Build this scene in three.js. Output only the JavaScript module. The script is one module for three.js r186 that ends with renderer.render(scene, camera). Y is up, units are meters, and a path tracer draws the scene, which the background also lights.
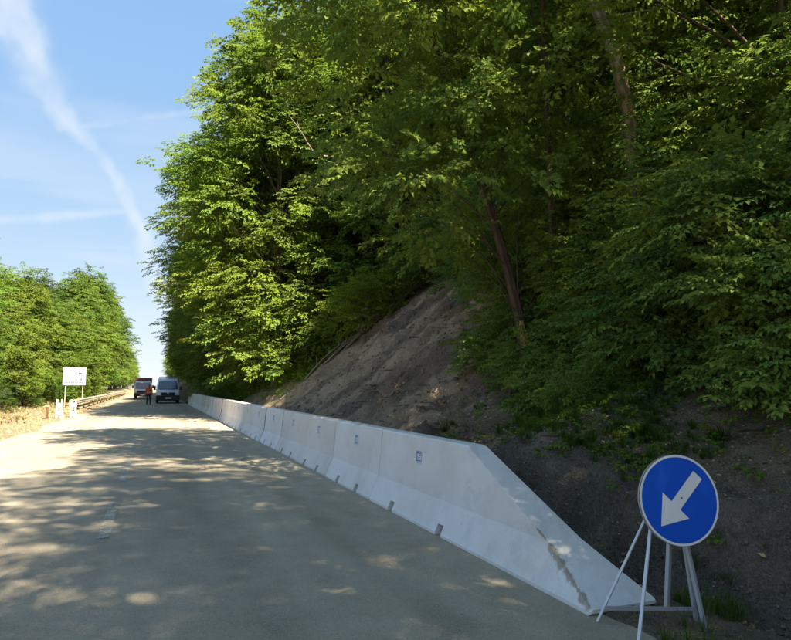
import * as THREE from 'three';
import { mergeGeometries, mergeVertices, toCreasedNormals } from 'three/addons/utils/BufferGeometryUtils.js';
import { RoundedBoxGeometry } from 'three/addons/geometries/RoundedBoxGeometry.js';
import { MarchingCubes } from 'three/addons/objects/MarchingCubes.js';
import { Brush, Evaluator, SUBTRACTION } from 'three-bvh-csg';

// ---------------------------------------------------------------- camera, sky, sun, exposure
// y up, the road runs towards -z, the camera stands on the road at z = 0.
const F = 620, EYE = 1.6, YAW = Math.atan(242.5 / F) * 0.994, PITCH = Math.atan(66 / F);
const scene = new THREE.Scene();
const camera = new THREE.PerspectiveCamera(2 * Math.atan(320 / F) * 180 / Math.PI, 1024 / 829, 0.05, 2000);
camera.position.set(0, EYE, 0);
camera.rotation.order = 'YXZ';
camera.rotation.set(PITCH, -YAW, 0);

const renderer = new THREE.WebGLRenderer({ antialias: true });
renderer.setSize(1024, 829);
renderer.toneMapping = THREE.LinearToneMapping;
const EXPOSURE = 4.6;
renderer.toneMappingExposure = EXPOSURE;
renderer.shadowMap.enabled = true;

const SUN_EL = 50 * Math.PI / 180, SUN_SIDE = 22 * Math.PI / 180;   // behind the camera, over the hillside
const SUN = new THREE.Vector3(Math.cos(SUN_EL) * Math.sin(SUN_SIDE), Math.sin(SUN_EL), Math.cos(SUN_EL) * Math.cos(SUN_SIDE));
const sun = new THREE.DirectionalLight(new THREE.Color().setRGB(1, 0.88, 0.68), 5.0);
sun.position.copy(SUN).multiplyScalar(120).add(new THREE.Vector3(0, 0, -30));
sun.target.position.set(0, 0, -30);
sun.castShadow = true;
Object.assign(sun.shadow.camera, { left: -90, right: 90, top: 90, bottom: -90, near: 1, far: 400 });
sun.shadow.mapSize.set(4096, 4096);
scene.add(sun, sun.target);

// ---------------------------------------------------------------- noise
function rng(seed) { let a = seed >>> 0; return () => { a = (a + 0x6D2B79F5) | 0; let t = Math.imul(a ^ (a >>> 15), 1 | a); t = (t + Math.imul(t ^ (t >>> 7), 61 | t)) ^ t; return ((t ^ (t >>> 14)) >>> 0) / 4294967296; }; }
const hash = (x, y, s) => { let h = Math.imul(x, 374761393) + Math.imul(y, 668265263) + Math.imul(s, 974634777); h = Math.imul(h ^ (h >>> 13), 1274126177); return ((h ^ (h >>> 16)) >>> 0) / 4294967296; };
const wrap = (v, p) => p ? ((v % p) + p) % p : v;
function vnoise(x, y, s = 0, p = 0) {
  const xi = Math.floor(x), yi = Math.floor(y), fx = x - xi, fy = y - yi;
  const u = fx * fx * fx * (fx * (fx * 6 - 15) + 10), v = fy * fy * fy * (fy * (fy * 6 - 15) + 10);
  const a = hash(wrap(xi, p), wrap(yi, p), s), b = hash(wrap(xi + 1, p), wrap(yi, p), s), c = hash(wrap(xi, p), wrap(yi + 1, p), s), d = hash(wrap(xi + 1, p), wrap(yi + 1, p), s);
  return a + (b - a) * u + (c - a) * v + (a - b - c + d) * u * v;
}
function fbm(x, y, s = 0, oct = 4, p = 0) { let t = 0, w = 0.5, n = 0; for (let i = 0; i < oct; i++) { t += w * vnoise(x, y, s + i, p); n += w; x *= 2; y *= 2; p *= 2; w *= 0.5; } return t / n; }
const ss = (a, b, x) => { const t = Math.min(1, Math.max(0, (x - a) / (b - a))); return t * t * (3 - 2 * t); };
const lerp = (a, b, t) => a + (b - a) * t;
const C3 = (r, g, b) => new THREE.Color().setRGB(r, g, b);

// ---------------------------------------------------------------- sky: clear summer air with old, spread contrails
{
  const W = 2048, H = 1024, d = new Float32Array(W * H * 4);
  const cp = Math.cos(PITCH), sp = Math.sin(PITCH), cw = Math.cos(YAW), sw = Math.sin(YAW);
  const azel = (px, py) => {            // where a streak stands in the sky: azimuth from the road axis, elevation (radians)
    const x = px - 395.5, y = 320 - py;
    const fwd = F * cp - y * sp, up = F * sp + y * cp;
    return [Math.atan2(x * cw + fwd * sw, fwd * cw - x * sw), Math.atan2(up, Math.hypot(x, fwd))];
  };
  const streaks = [
    { p: [[-60, -120], [5, 5], [38, 70], [68, 122], [100, 158], [128, 198], [150, 245], [165, 300]], w: [0.04, 0.03, 0.022, 0.014, 0.01, 0.012, 0.015, 0.017], a: 0.42 },
    { p: [[-80, 226], [0, 220], [50, 217], [110, 212], [168, 208]], w: [0.007, 0.006, 0.006, 0.005, 0.004], a: 0.28 },
    { p: [[60, 128], [100, 125], [140, 119], [180, 114], [260, 100]], w: [0.006, 0.006, 0.005, 0.005, 0.005], a: 0.3 },
  ].map(s => ({ ...s, q: s.p.map(([x, y]) => azel(x, y)) }));
  for (let j = 0; j < H; j++) for (let i = 0; i < W; i++) {
    const el = (j + 0.5) / H * Math.PI - Math.PI / 2, az0 = ((i + 0.5) / W - 0.5) * 2 * Math.PI;   // three: u from atan(z, x)
    const dx = Math.cos(el) * Math.cos(az0), dy = Math.sin(el), dz = Math.cos(el) * Math.sin(az0);
    const az = Math.atan2(dx, -dz), e = Math.max(0, dy);
    const k = Math.pow(1 - e, 3.2), k2 = Math.pow(1 - e, 8);
    let r = lerp(0.24, 0.6, k), g = lerp(0.46, 0.82, k), b = lerp(0.84, 1.0, k);
    r = lerp(r, 0.93, k2 * 0.85); g = lerp(g, 0.96, k2 * 0.85); b = lerp(b, 0.98, k2 * 0.85);
    const cs = Math.max(0, dx * SUN.x + dy * SUN.y + dz * SUN.z), glow = 0.35 * Math.pow(cs, 8) + 0.5 * Math.pow(cs, 60);
    r += glow; g += glow; b += glow * 0.9;
    if (dy > 0) {
      const h = Math.max(0.12, dy), cu = dx / h, cv = dz / h;
      const wisp = ss(0.5, 0.8, fbm(cu * 0.7 + 3, cv * 1.6, 91, 5)) * 0.18 * ss(0.02, 0.2, dy);
      let a = wisp;
      if (Math.abs(az) < 1.2 && el < 1.2) for (const s of streaks) {
        let best = 9, wb = 0.01;
        for (let m = 0; m < s.q.length - 1; m++) {
          const [ax, ay] = s.q[m], [bx, by] = s.q[m + 1], ux = bx - ax, uy = by - ay;
          const t = Math.min(1, Math.max(0, ((az - ax) * ux + (el - ay) * uy) / (ux * ux + uy * uy)));
          const dd = Math.hypot(az - ax - ux * t, el - ay - uy * t);
          if (dd < best) { best = dd; wb = lerp(s.w[m], s.w[m + 1], t); }
        }
        best += (fbm(az * 40, el * 40, 55, 4) - 0.5) * wb * 1.6;
        a = Math.max(a, s.a * Math.exp(-Math.pow(Math.max(0, best) / wb, 2)) * (0.25 + 1.3 * fbm(az * 22, el * 22, 12, 5)));
      }
      r = lerp(r, 0.93, a); g = lerp(g, 0.96, a); b = lerp(b, 1.0, a);
    } else { r = g = b = 0; r = 0.5; g = 0.52; b = 0.5; }
    const o = (j * W + i) * 4; d[o] = r / EXPOSURE * 1.12; d[o + 1] = g / EXPOSURE * 1.1; d[o + 2] = b / EXPOSURE * 1.06; d[o + 3] = 1;
  }
  const tex = new THREE.DataTexture(d, W, H, THREE.RGBAFormat, THREE.FloatType);
  tex.mapping = THREE.EquirectangularReflectionMapping; tex.magFilter = tex.minFilter = THREE.LinearFilter; tex.wrapS = THREE.RepeatWrapping; tex.needsUpdate = true;
  scene.background = tex; scene.environment = tex;
}

// ---------------------------------------------------------------- helpers
const used = {};
function numbered(name) { const n = used[name] = (used[name] ?? -1) + 1; return n ? `${name}_${String(n).padStart(3, '0')}` : name; }
function shadows(o) { o.traverse(m => { if (m.isMesh) { m.castShadow = true; m.receiveShadow = true; } }); return o; }
function tag(o, label, category, group) { o.userData.label = label; o.userData.category = category; if (group) o.userData.group = group; return o; }
function thing(name, label, category, x = 0, y = 0, z = 0, group) { const o = new THREE.Group(); o.name = numbered(name); o.position.set(x, y, z); tag(o, label, category, group); scene.add(o); return o; }
function part(parent, name, geo, mat) { const m = new THREE.Mesh(geo, mat); m.name = name; m.castShadow = m.receiveShadow = true; parent.add(m); return m; }
function structure(o, name) { o.name = name; o.userData.kind = 'structure'; o.castShadow = o.receiveShadow = true; scene.add(o); return o; }
function stuff(o, name, label, category) { o.name = numbered(name); o.userData = { kind: 'stuff', label, category }; o.castShadow = o.receiveShadow = true; scene.add(o); return o; }
const V = (x, y, z) => new THREE.Vector3(x, y, z);
function box(w, h, d, x = 0, y = 0, z = 0, r = 0.01) { const g = r > 0 ? new RoundedBoxGeometry(w, h, d, 2, Math.min(r, w / 2.01, h / 2.01, d / 2.01)) : new THREE.BoxGeometry(w, h, d); return g.translate(x, y, z); }
function merge(list) { return mergeGeometries(list.map(g => g.index ? g.toNonIndexed() : g)); }
function tube(points, radii, sides = 6, seedU = 0) {       // tapered tube along points, closed at its far end
  const n = points.length, pos = [], nor = [], uv = [], idx = [];
  let ref = V(0.31, 0.2, 0.93).normalize(), len = 0;
  for (let i = 0; i < n; i++) {
    const a = points[Math.max(0, i - 1)], b = points[Math.min(n - 1, i + 1)], t = b.clone().sub(a).normalize();
    if (i) len += points[i].distanceTo(points[i - 1]);
    const u = ref.clone().addScaledVector(t, -ref.dot(t)).normalize(), v = t.clone().cross(u); ref = u;
    for (let s = 0; s <= sides; s++) {
      const q = s / sides * Math.PI * 2, c = Math.cos(q), k = Math.sin(q);
      const nx = u.x * c + v.x * k, ny = u.y * c + v.y * k, nz = u.z * c + v.z * k, r = radii[i];
      pos.push(points[i].x + nx * r, points[i].y + ny * r, points[i].z + nz * r); nor.push(nx, ny, nz); uv.push(seedU + s / sides * Math.max(0.25, Math.round(radii[0] * 25) / 4), len);
    }
    if (i) for (let s = 0; s < sides; s++) { const a0 = (i - 1) * (sides + 1) + s, b0 = a0 + sides + 1; idx.push(a0, a0 + 1, b0, b0, a0 + 1, b0 + 1); }
  }
  const last = (n - 1) * (sides + 1), cI = pos.length / 3, tEnd = points[n - 1].clone().sub(points[n - 2]).normalize();
  pos.push(points[n - 1].x, points[n - 1].y, points[n - 1].z); nor.push(tEnd.x, tEnd.y, tEnd.z); uv.push(0, len);
  for (let s = 0; s < sides; s++) idx.push(last + s, last + s + 1, cI);
  const g = new THREE.BufferGeometry();
  g.setAttribute('position', new THREE.Float32BufferAttribute(pos, 3)); g.setAttribute('normal', new THREE.Float32BufferAttribute(nor, 3)); g.setAttribute('uv', new THREE.Float32BufferAttribute(uv, 2)); g.setIndex(idx);
  return g;
}
function grainTexture(n, fn, srgb = false) {
  const d = new Uint8Array(n * n * 4);
  for (let j = 0; j < n; j++) for (let i = 0; i < n; i++) { const c = fn(i / n, j / n), o = (j * n + i) * 4; d[o] = 255 * Math.min(1, Math.max(0, c[0])); d[o + 1] = 255 * Math.min(1, Math.max(0, c[1])); d[o + 2] = 255 * Math.min(1, Math.max(0, c[2])); d[o + 3] = 255; }
  const t = new THREE.DataTexture(d, n, n); t.wrapS = t.wrapT = THREE.RepeatWrapping; t.magFilter = THREE.LinearFilter; t.minFilter = THREE.LinearMipmapLinearFilter; t.generateMipmaps = true; if (srgb) t.colorSpace = THREE.SRGBColorSpace; t.needsUpdate = true; return t;
}
const rep = (t, k) => { const c = t.clone(); c.repeat.set(k, k); c.needsUpdate = true; return c; };

// ---------------------------------------------------------------- surface textures (grain only)
const soilGrain = grainTexture(1024, (u, v) => {            // lumps, pebbles and fibres
  const a = fbm(u * 8, v * 8, 1, 6, 8), b = vnoise(u * 220, v * 220, 7, 220), c = vnoise(u * 110, v * 110, 17, 110);
  let k = 0.52 + 0.62 * (a - 0.5) + 0.34 * (b - 0.5) + 0.3 * (c - 0.5);
  const peb = c > 0.86 ? 0.22 : 0; k += peb * 0.7;
  return [k + 0.28, k + 0.265, k + 0.25];
});
const asphaltGrain = grainTexture(1024, (u, v) => {
  const a = fbm(u * 6, v * 6, 31, 6, 6), b = vnoise(u * 400, v * 400, 33, 400), c = vnoise(u * 200, v * 200, 34, 200);
  const k = 0.8 + 0.3 * (a - 0.5) + 0.3 * (b - 0.5) + 0.22 * (c - 0.5) + (c > 0.9 ? 0.1 : 0) - (c < 0.08 ? 0.12 : 0);
  return [k, k * 0.995, k * 0.985];
});
const concreteGrain = grainTexture(1024, (u, v) => {
  const a = fbm(u * 4, v * 4, 41, 6, 4), b = vnoise(u * 260, v * 260, 43, 260), str = fbm(u * 8, v * 8, 45, 4, 8), pit = vnoise(u * 90, v * 90, 47, 90) > 0.93 ? -0.1 : 0;
  const k = 0.92 + 0.2 * (a - 0.5) + 0.07 * (b - 0.5) + 0.06 * (str - 0.5) + pit * (a > 0.48 ? 1 : 0) - 0.05 * ss(0.52, 0.72, fbm(u * 9, v * 9, 49, 5, 9));
  return [k, k * (1 - 0.05 * (0.5 - a)), k * (1 - 0.14 * (0.5 - a))];
});
const barkGrain = grainTexture(512, (u, v) => {
  const a = fbm(u * 16, v * 3, 51, 5, 1), b = vnoise(u * 64, v * 10, 53, 2), r = Math.abs(fbm(u * 10, v * 2, 57, 4, 2) - 0.5) * 2;
  const k = 0.35 + 0.9 * r + 0.5 * (a - 0.5) + 0.2 * (b - 0.5);
  return [k + 0.12, k + 0.1, k + 0.07];
});

const M = {};
M.soil = new THREE.MeshStandardMaterial({ vertexColors: true, roughness: 0.96, map: rep(soilGrain, 0.42), bumpMap: rep(soilGrain, 0.73), bumpScale: 0.06 });
M.asphalt = new THREE.MeshStandardMaterial({ vertexColors: true, roughness: 0.86, map: rep(asphaltGrain, 0.6), bumpMap: rep(asphaltGrain, 1.1), bumpScale: 0.006 });
M.concrete = new THREE.MeshStandardMaterial({ color: C3(0.68, 0.68, 0.68), roughness: 0.8, map: rep(concreteGrain, 0.45), bumpMap: rep(concreteGrain, 0.9), bumpScale: 0.004 });
M.bark = new THREE.MeshStandardMaterial({ color: C3(0.13, 0.095, 0.066), roughness: 0.95, map: barkGrain, bumpMap: barkGrain, bumpScale: 0.03 });
M.redBark = new THREE.MeshStandardMaterial({ color: C3(0.115, 0.072, 0.048), roughness: 0.95, map: barkGrain, bumpMap: barkGrain, bumpScale: 0.03 });
M.deadWood = new THREE.MeshStandardMaterial({ color: C3(0.32, 0.26, 0.19), roughness: 0.9, map: barkGrain, bumpMap: barkGrain, bumpScale: 0.01 });
M.freshWood = new THREE.MeshStandardMaterial({ color: C3(0.5, 0.28, 0.11), roughness: 0.85, map: barkGrain, bumpMap: barkGrain, bumpScale: 0.02 });
const leafMat = (r, g, b, vc = true) => new THREE.MeshPhysicalMaterial({ color: C3(r, g, b), vertexColors: vc, roughness: 1, transmission: 0.45, thickness: 0, specularIntensity: 0.08, side: THREE.DoubleSide });
M.leafMid = leafMat(0.135, 0.21, 0.024);
M.leafDeep = leafMat(0.1, 0.17, 0.024);
M.leafYellow = leafMat(0.19, 0.245, 0.022);
M.leafNear = leafMat(0.19, 0.275, 0.048);
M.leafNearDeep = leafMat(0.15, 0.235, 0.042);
M.leafVerge = leafMat(0.1, 0.168, 0.02);
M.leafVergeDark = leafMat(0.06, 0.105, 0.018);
M.leafVergeLight = leafMat(0.13, 0.185, 0.02);
M.leafOlive = leafMat(0.14, 0.19, 0.026);
M.grass = leafMat(0.14, 0.215, 0.035, false);
M.coverMid = leafMat(0.15, 0.235, 0.035, false);
M.straw = new THREE.MeshStandardMaterial({ color: C3(0.42, 0.34, 0.16), roughness: 0.9, side: THREE.DoubleSide });
M.litter = new THREE.MeshStandardMaterial({ color: C3(0.27, 0.19, 0.115), roughness: 0.9, side: THREE.DoubleSide });
M.stone = new THREE.MeshStandardMaterial({ color: C3(0.25, 0.195, 0.14), roughness: 0.95 });

// ---------------------------------------------------------------- terrain
const interp = (tab, v) => { if (v <= tab[0][0]) return tab[0][1]; for (let i = 1; i < tab.length; i++) if (v <= tab[i][0]) return lerp(tab[i - 1][1], tab[i][1], (v - tab[i - 1][0]) / (tab[i][0] - tab[i - 1][0])); return tab[tab.length - 1][1]; };
const SL_NEAR = [[3.5, 8.2], [6, 10.6], [8.4, 13.6], [11, 15.6], [12.5, 17.5]], SL_FAR = [[3.5, 23.6], [6, 24.6], [8, 24.8], [10.5, 23], [12.5, 18.5]];
function slide(x, t) {                                      // 1 inside the bare landslide scar
  if (x < 3.2 || x > 13) return 0;
  const wob = (fbm(x * 0.9, t * 0.9, 61, 3) - 0.5) * 2.2;
  const a = interp(SL_NEAR, x) + wob, b = interp(SL_FAR, x) + wob * 0.7;
  return ss(a - 0.9, a + 0.7, t) * (1 - ss(b - 0.3, b + 0.5, t)) * (1 - ss(11.6, 12.8, x));
}
const strip = (x, t) => ss(22, 24, t) * (1 - ss(31, 35, t)) * ss(3.3, 3.6, x) * (1 - ss(5.0, 6.4, x + (fbm(x, t, 71, 3) - 0.5) * 1.5));   // bare toe beyond the scar
function bankMask(x, t) { const toe = lerp(4.1, 3.62, ss(3.5, 6.5, t)); return ss(toe - 0.25, toe + 0.05, x) * (1 - ss(toe + 0.6, toe + 0.95, x + (fbm(x * 2, t * 2, 75, 3) - 0.5) * 0.5)) * (1 - ss(9, 12, t)); }
function ground(x, t) {
  if (x > 2.9) {
    const k = ss(7.5, 15, t), toeN = lerp(4.1, 3.62, ss(3.5, 6.5, t)) + (fbm(t * 1.3, 3, 77, 3) - 0.5) * 0.35;
    const bk = ss(0, 0.62, x - toeN) * (0.72 + 0.2 * (fbm(t * 0.6, 1, 78, 2) - 0.5));
    let near = bk + Math.max(0, x - toeN - 0.5) * 0.36 + Math.max(0, x - 6.6) * 0.42;
    let far = Math.max(0, x - 3.62) * 0.8;
    if (x > 15) { near -= (x - 15) * 0.1; far -= (x - 15) * 0.14; }
    let h = lerp(near, far, k);
    const off = ss(3.5, 4.2, x), s = slide(x, t), b = bankMask(x, t);
    h += off * (fbm(x * 0.45, t * 0.45, 81, 4) - 0.5) * 0.5 * (1 - 0.6 * s);
    if (s > 0) {                                            // rills that run down the slope, and clods
      const w = (fbm(x * 0.5, t * 0.5, 84, 3) - 0.5) * 2.2;
      const rill = Math.abs(fbm((t + w) * 0.75, x * 0.12, 85, 3) - 0.5) * 2;
      h += s * ((rill - 0.5) * 0.6 + (fbm(x * 0.9, t * 2.4, 83, 3) - 0.5) * 0.35 + (fbm(x * 2.2, t * 2.2, 86, 4) - 0.5) * 0.38 + 0.15);
    }
    if (b > 0) h += b * ((fbm(x * 4, t * 4, 88, 4) - 0.5) * 0.3 - 0.12 * ss(0.55, 0.75, fbm(x * 6, t * 2.2, 89, 3)));
    h += (fbm(x * 5, t * 5, 90, 3) - 0.5) * 0.05;
    return h * ss(2.9, 3.3, x) + 0.012 * ss(2.95, 3.08, x + (fbm(t * 3, 0, 95, 3) - 0.5) * 0.25) - 0.03 * (1 - ss(2.92, 3.1, x));
  }
  if (x < -3.2) {
    const e = -3.75 + (fbm(t * 0.6, 7, 96, 4) - 0.5) * 0.7, k = ss(0, 0.5, e - x);
    let h = -0.03 + k * 0.06;
    h += ss(0.3, 2, e - x) * ((fbm(x * 0.5, t * 0.5, 97, 4) - 0.45) * 0.55 + (fbm(x * 2.5, t * 2.5, 98, 3) - 0.5) * 0.1);
    h += ss(-7.5, -10.5, x) * 0.5 - ss(-12, -40, x) * 1.5 * 0;
    return h;
  }
  return -0.03;
}
function groundColor(x, t, c) {
  const n = fbm(x * 0.8, t * 0.8, 101, 4), m = fbm(x * 3, t * 3, 103, 3);
  if (x > 2.5) {
    const s = Math.max(slide(x, t), strip(x, t)), b = bankMask(x, t);
    // forest floor and leaf litter
    let r = lerp(0.13, 0.22, m), g = lerp(0.105, 0.155, m), bl = lerp(0.06, 0.095, m);
    const gr = ss(0.5, 0.64, n) * 0.6; r = lerp(r, 0.07, gr); g = lerp(g, 0.095, gr); bl = lerp(bl, 0.03, gr);
    const k = 0.8 + 0.4 * n; r = lerp(r, 0.44 * k, s); g = lerp(g, 0.32 * k, s); bl = lerp(bl, 0.205 * k, s);
    const sp = strip(x, t) * ss(23.4, 24.6, t); r = lerp(r, 0.4 * k, sp); g = lerp(g, 0.32 * k, sp); bl = lerp(bl, 0.2 * k, sp);   // bare soil past the scar, coloured pale to look sunlit
    const w = (1 - sp) * ss(0.52, 0.66, fbm(x * 0.35, (t + x * 0.3) * 0.9, 105, 4)) * s; r = lerp(r, 0.22, w); g = lerp(g, 0.152, w); bl = lerp(bl, 0.1, w);   // damp fresh earth
    const d = b * 0.9; r = lerp(r, 0.135 * (0.6 + 0.8 * m), d); g = lerp(g, 0.108 * (0.6 + 0.8 * m), d); bl = lerp(bl, 0.082 * (0.6 + 0.8 * m), d);
    return c.setRGB(r, g, bl);
  }
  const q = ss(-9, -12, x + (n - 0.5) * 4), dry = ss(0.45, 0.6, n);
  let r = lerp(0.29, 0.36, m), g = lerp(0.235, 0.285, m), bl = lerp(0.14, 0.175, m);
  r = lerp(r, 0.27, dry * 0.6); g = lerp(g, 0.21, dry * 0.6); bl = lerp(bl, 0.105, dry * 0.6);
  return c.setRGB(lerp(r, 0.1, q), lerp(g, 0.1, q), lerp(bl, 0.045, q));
}
{
  const seq = (list) => { const o = []; for (const [a, b, s] of list) { const n = Math.max(1, Math.round((b - a) / s)); for (let i = 0; i < n; i++) o.push(a + (b - a) * i / n); } o.push(list[list.length - 1][1]); return o; };
  const xs = seq([[-320, -60, 20], [-60, -14, 2], [-14, -3.2, 0.2], [-3.2, 2.85, 1.5], [2.85, 13, 0.085], [13, 20, 0.5], [20, 60, 2], [60, 320, 20]]);
  const ts = seq([[-60, 0, 3], [0, 2.5, 0.3], [2.5, 13, 0.075], [13, 26, 0.11], [26, 60, 0.4], [60, 130, 1.5], [130, 700, 20]]);
  const nx = xs.length, nt = ts.length, pos = new Float32Array(nx * nt * 3), col = new Float32Array(nx * nt * 3), uv = new Float32Array(nx * nt * 2), idx = [], c = new THREE.Color();
  for (let j = 0; j < nt; j++) for (let i = 0; i < nx; i++) {
    const k = j * nx + i, x = xs[i], t = ts[j], y = ground(x, t);
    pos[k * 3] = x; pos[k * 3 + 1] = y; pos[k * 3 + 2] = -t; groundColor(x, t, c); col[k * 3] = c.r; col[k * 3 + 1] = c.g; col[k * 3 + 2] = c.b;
    uv[k * 2] = x + (y > 0 ? y * 0.5 : 0); uv[k * 2 + 1] = t;
    if (i && j) { const a = k - nx - 1, b = k - nx, d = k - 1; idx.push(a, b, k, a, k, d); }
  }
  const g = new THREE.BufferGeometry(); g.setAttribute('position', new THREE.BufferAttribute(pos, 3)); g.setAttribute('color', new THREE.BufferAttribute(col, 3)); g.setAttribute('uv', new THREE.BufferAttribute(uv, 2)); g.setIndex(idx); g.computeVertexNormals();
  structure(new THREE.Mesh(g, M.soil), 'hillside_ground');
}
// road: dusty asphalt
function roadColor(x, t, c) {
  const n = fbm(x * 0.35, t * 0.16, 111, 4), m = fbm(x * 2.2, t * 1.1, 113, 4), st = fbm(x * 3.2, t * 0.06, 115, 4);
  let k = 0.78 + 0.3 * n + 0.2 * (m - 0.5) + 0.32 * (st - 0.5);
  for (const [cx, w, a] of [[0.45, 0.32, 0.09], [2.0, 0.3, 0.08], [-1.3, 0.3, 0.07], [-2.8, 0.32, 0.06]]) k -= a * Math.exp(-Math.pow((x - cx + (n - 0.5) * 0.5) / w, 2));   // wheel tracks
  k -= 0.3 * Math.exp(-Math.pow(Math.hypot((x - 0.72) * 1.1, (t - 5.45) * 1.5) / 0.13, 2) * (0.6 + 0.8 * m));   // oil spot
  for (const [x0, t0, x1, t1] of [[0.62, 8, 0.3, 17], [0.25, 10, 0.15, 24]]) if (t > t0 && t < t1) k -= 0.1 * Math.exp(-Math.pow((x - lerp(x0, x1, (t - t0) / (t1 - t0))) / 0.06, 2)) * ss(0.35, 0.6, st + 0.1);
  const du = ss(-2.6, -3.7, x + (m - 0.5) * 1.5) * 0.75 + ss(2.3, 2.9, x + (m - 0.5) * 0.9) * 0.35;         // sand washed in from the verges
  return c.setRGB(lerp(0.415 * k, 0.39, du * 0.8), lerp(0.358 * k, 0.335, du * 0.8), lerp(0.262 * k, 0.235, du * 0.8));
}
const road = (() => {
  const xs = [], ts = []; for (let i = 0; i <= 84; i++) xs.push(-4.1 + 7.2 * i / 84);
  for (let t = -12; t < 2; t += 1) ts.push(t); for (let t = 2; t < 30; t += 0.14) ts.push(t); for (let t = 30; t < 90; t += 0.6) ts.push(t); for (let t = 90; t <= 420; t += 6) ts.push(t);
  const nx = xs.length, pos = [], col = [], uv = [], idx = [], c = new THREE.Color();
  ts.forEach((t, j) => xs.forEach((x, i) => {
    pos.push(x, 0.006 * (fbm(x * 0.5, t * 0.3, 117, 3) - 0.5), -t); roadColor(x, t, c); col.push(c.r, c.g, c.b); uv.push(x, t);
    if (i && j) { const k = j * nx + i; idx.push(k - nx - 1, k - nx, k, k - nx - 1, k, k - 1); }
  }));
  const g = new THREE.BufferGeometry(); g.setAttribute('position', new THREE.Float32BufferAttribute(pos, 3)); g.setAttribute('color', new THREE.Float32BufferAttribute(col, 3)); g.setAttribute('uv', new THREE.Float32BufferAttribute(uv, 2)); g.setIndex(idx); g.computeVertexNormals();
  return structure(new THREE.Mesh(g, M.asphalt), 'road');
})();
{
  const wear = grainTexture(512, (u, v) => { const k = fbm(u * 12, v * 12, 121, 3, 12) > 0.48 - 1.1 * (vnoise(u * 170, v * 170, 124, 170) - 0.5) ? 1 : 0; return [k, k, k]; });
  const paint = new THREE.MeshStandardMaterial({ color: C3(0.52, 0.49, 0.42), roughness: 0.8, map: rep(asphaltGrain, 0.6), alphaMap: wear, alphaTest: 0.5 });
  for (const t0 of [7.0, 11.6, 19, 26.5, 34, 41.5, 49, 56.5, 64]) {
    const g = new THREE.PlaneGeometry(0.12, t0 === 7 ? 2.2 : 3, 1, 1).rotateX(-Math.PI / 2).translate(-0.43, 0.009, -t0 - 1.5);
    const p = g.attributes.position, u = g.attributes.uv; for (let i = 0; i < p.count; i++) u.setXY(i, p.getX(i) * 0.8, p.getZ(i) * 0.8 + t0);
    part(road, 'lane_dash', g, paint);
  }
}

// ---------------------------------------------------------------- leaves, trees, shrubs
function sprayGeometry(seed, leaves, leafL, leafW, spread, simple) {   // a twig of unit length along +z, leaves on both sides, upper face +y
  const R = rng(seed), pos = [], nor = [], idx = [];
  const leaf = (p, dir, up, L, W) => {
    const side = dir.clone().cross(up).normalize(), n = side.clone().cross(dir).normalize(), b = pos.length / 3;
    const fold = W * 0.25, droop = L * 0.18;
    const put = (v, nn) => { pos.push(v.x, v.y, v.z); nor.push(nn.x, nn.y, nn.z); };
    const at = (l, w, h) => p.clone().addScaledVector(dir, l * L).addScaledVector(side, w).addScaledVector(n, h);
    const nl = n.clone().addScaledVector(side, 0.45).normalize(), nr = n.clone().addScaledVector(side, -0.45).normalize();
    if (simple) { put(at(0, 0, 0), n); put(at(0.45, -W / 2, fold), nl); put(at(0.45, W / 2, fold), nr); put(at(1, 0, -droop), n); idx.push(b, b + 2, b + 1, b + 1, b + 2, b + 3); return; }
    put(at(0, 0, 0), n); put(at(0.42, -W / 2, fold), nl.clone()); put(at(0.48, 0, 0), n); put(at(0.42, W / 2, fold), nr); put(at(1, 0, -droop), n);
    idx.push(b, b + 2, b + 1, b, b + 3, b + 2, b + 1, b + 2, b + 4, b + 2, b + 3, b + 4);
  };
  for (let i = 0; i < leaves; i++) {
    const f = (i + 0.6) / leaves, s = i % 2 ? 1 : -1, z = 0.08 + 0.86 * f;
    const ang = (1.05 - 0.45 * f) * s + (R() - 0.5) * 0.5;
    const dir = V(Math.sin(ang), (R() - 0.65) * 0.7, Math.cos(ang) * 0.8).normalize();
    const p = V(s * spread * R() * (1 - f * 0.6), -0.12 * f * f + (R() - 0.5) * 0.08, z);
    const up = V((R() - 0.5) * 0.9, 1, (R() - 0.5) * 0.9).normalize(), k = 0.75 + 0.5 * R();
    leaf(p, dir, up, leafL * k, leafW * k);
  }
  leaf(V(0, -0.12, 0.92), V(0.1, -0.35, 1).normalize(), V(0, 1, 0), leafL, leafW);
  const tw = [V(0, 0, 0), V(0, -0.02, 0.4), V(0, -0.12, 0.95)], b0 = pos.length / 3;
  for (const q of tw) for (const w of [-0.006, 0.006]) { pos.push(q.x + w, q.y, q.z); nor.push(0, 1, 0); }
  idx.push(b0, b0 + 2, b0 + 1, b0 + 1, b0 + 2, b0 + 3, b0 + 2, b0 + 4, b0 + 3, b0 + 3, b0 + 4, b0 + 5);
  const g = new THREE.BufferGeometry(); g.setAttribute('position', new THREE.Float32BufferAttribute(pos, 3)); g.setAttribute('normal', new THREE.Float32BufferAttribute(nor, 3)); g.setIndex(idx); return g;
}
const SPRAY = [sprayGeometry(11, 19, 0.21, 0.13, 0.3), sprayGeometry(23, 22, 0.18, 0.11, 0.32), sprayGeometry(37, 15, 0.25, 0.17, 0.32), sprayGeometry(11, 20, 0.23, 0.15, 0.34, true), sprayGeometry(23, 24, 0.2, 0.125, 0.36, true), sprayGeometry(41, 26, 0.2, 0.12, 0.36, true)];
const dummy = new THREE.Object3D(), tint = new THREE.Color();
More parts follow.
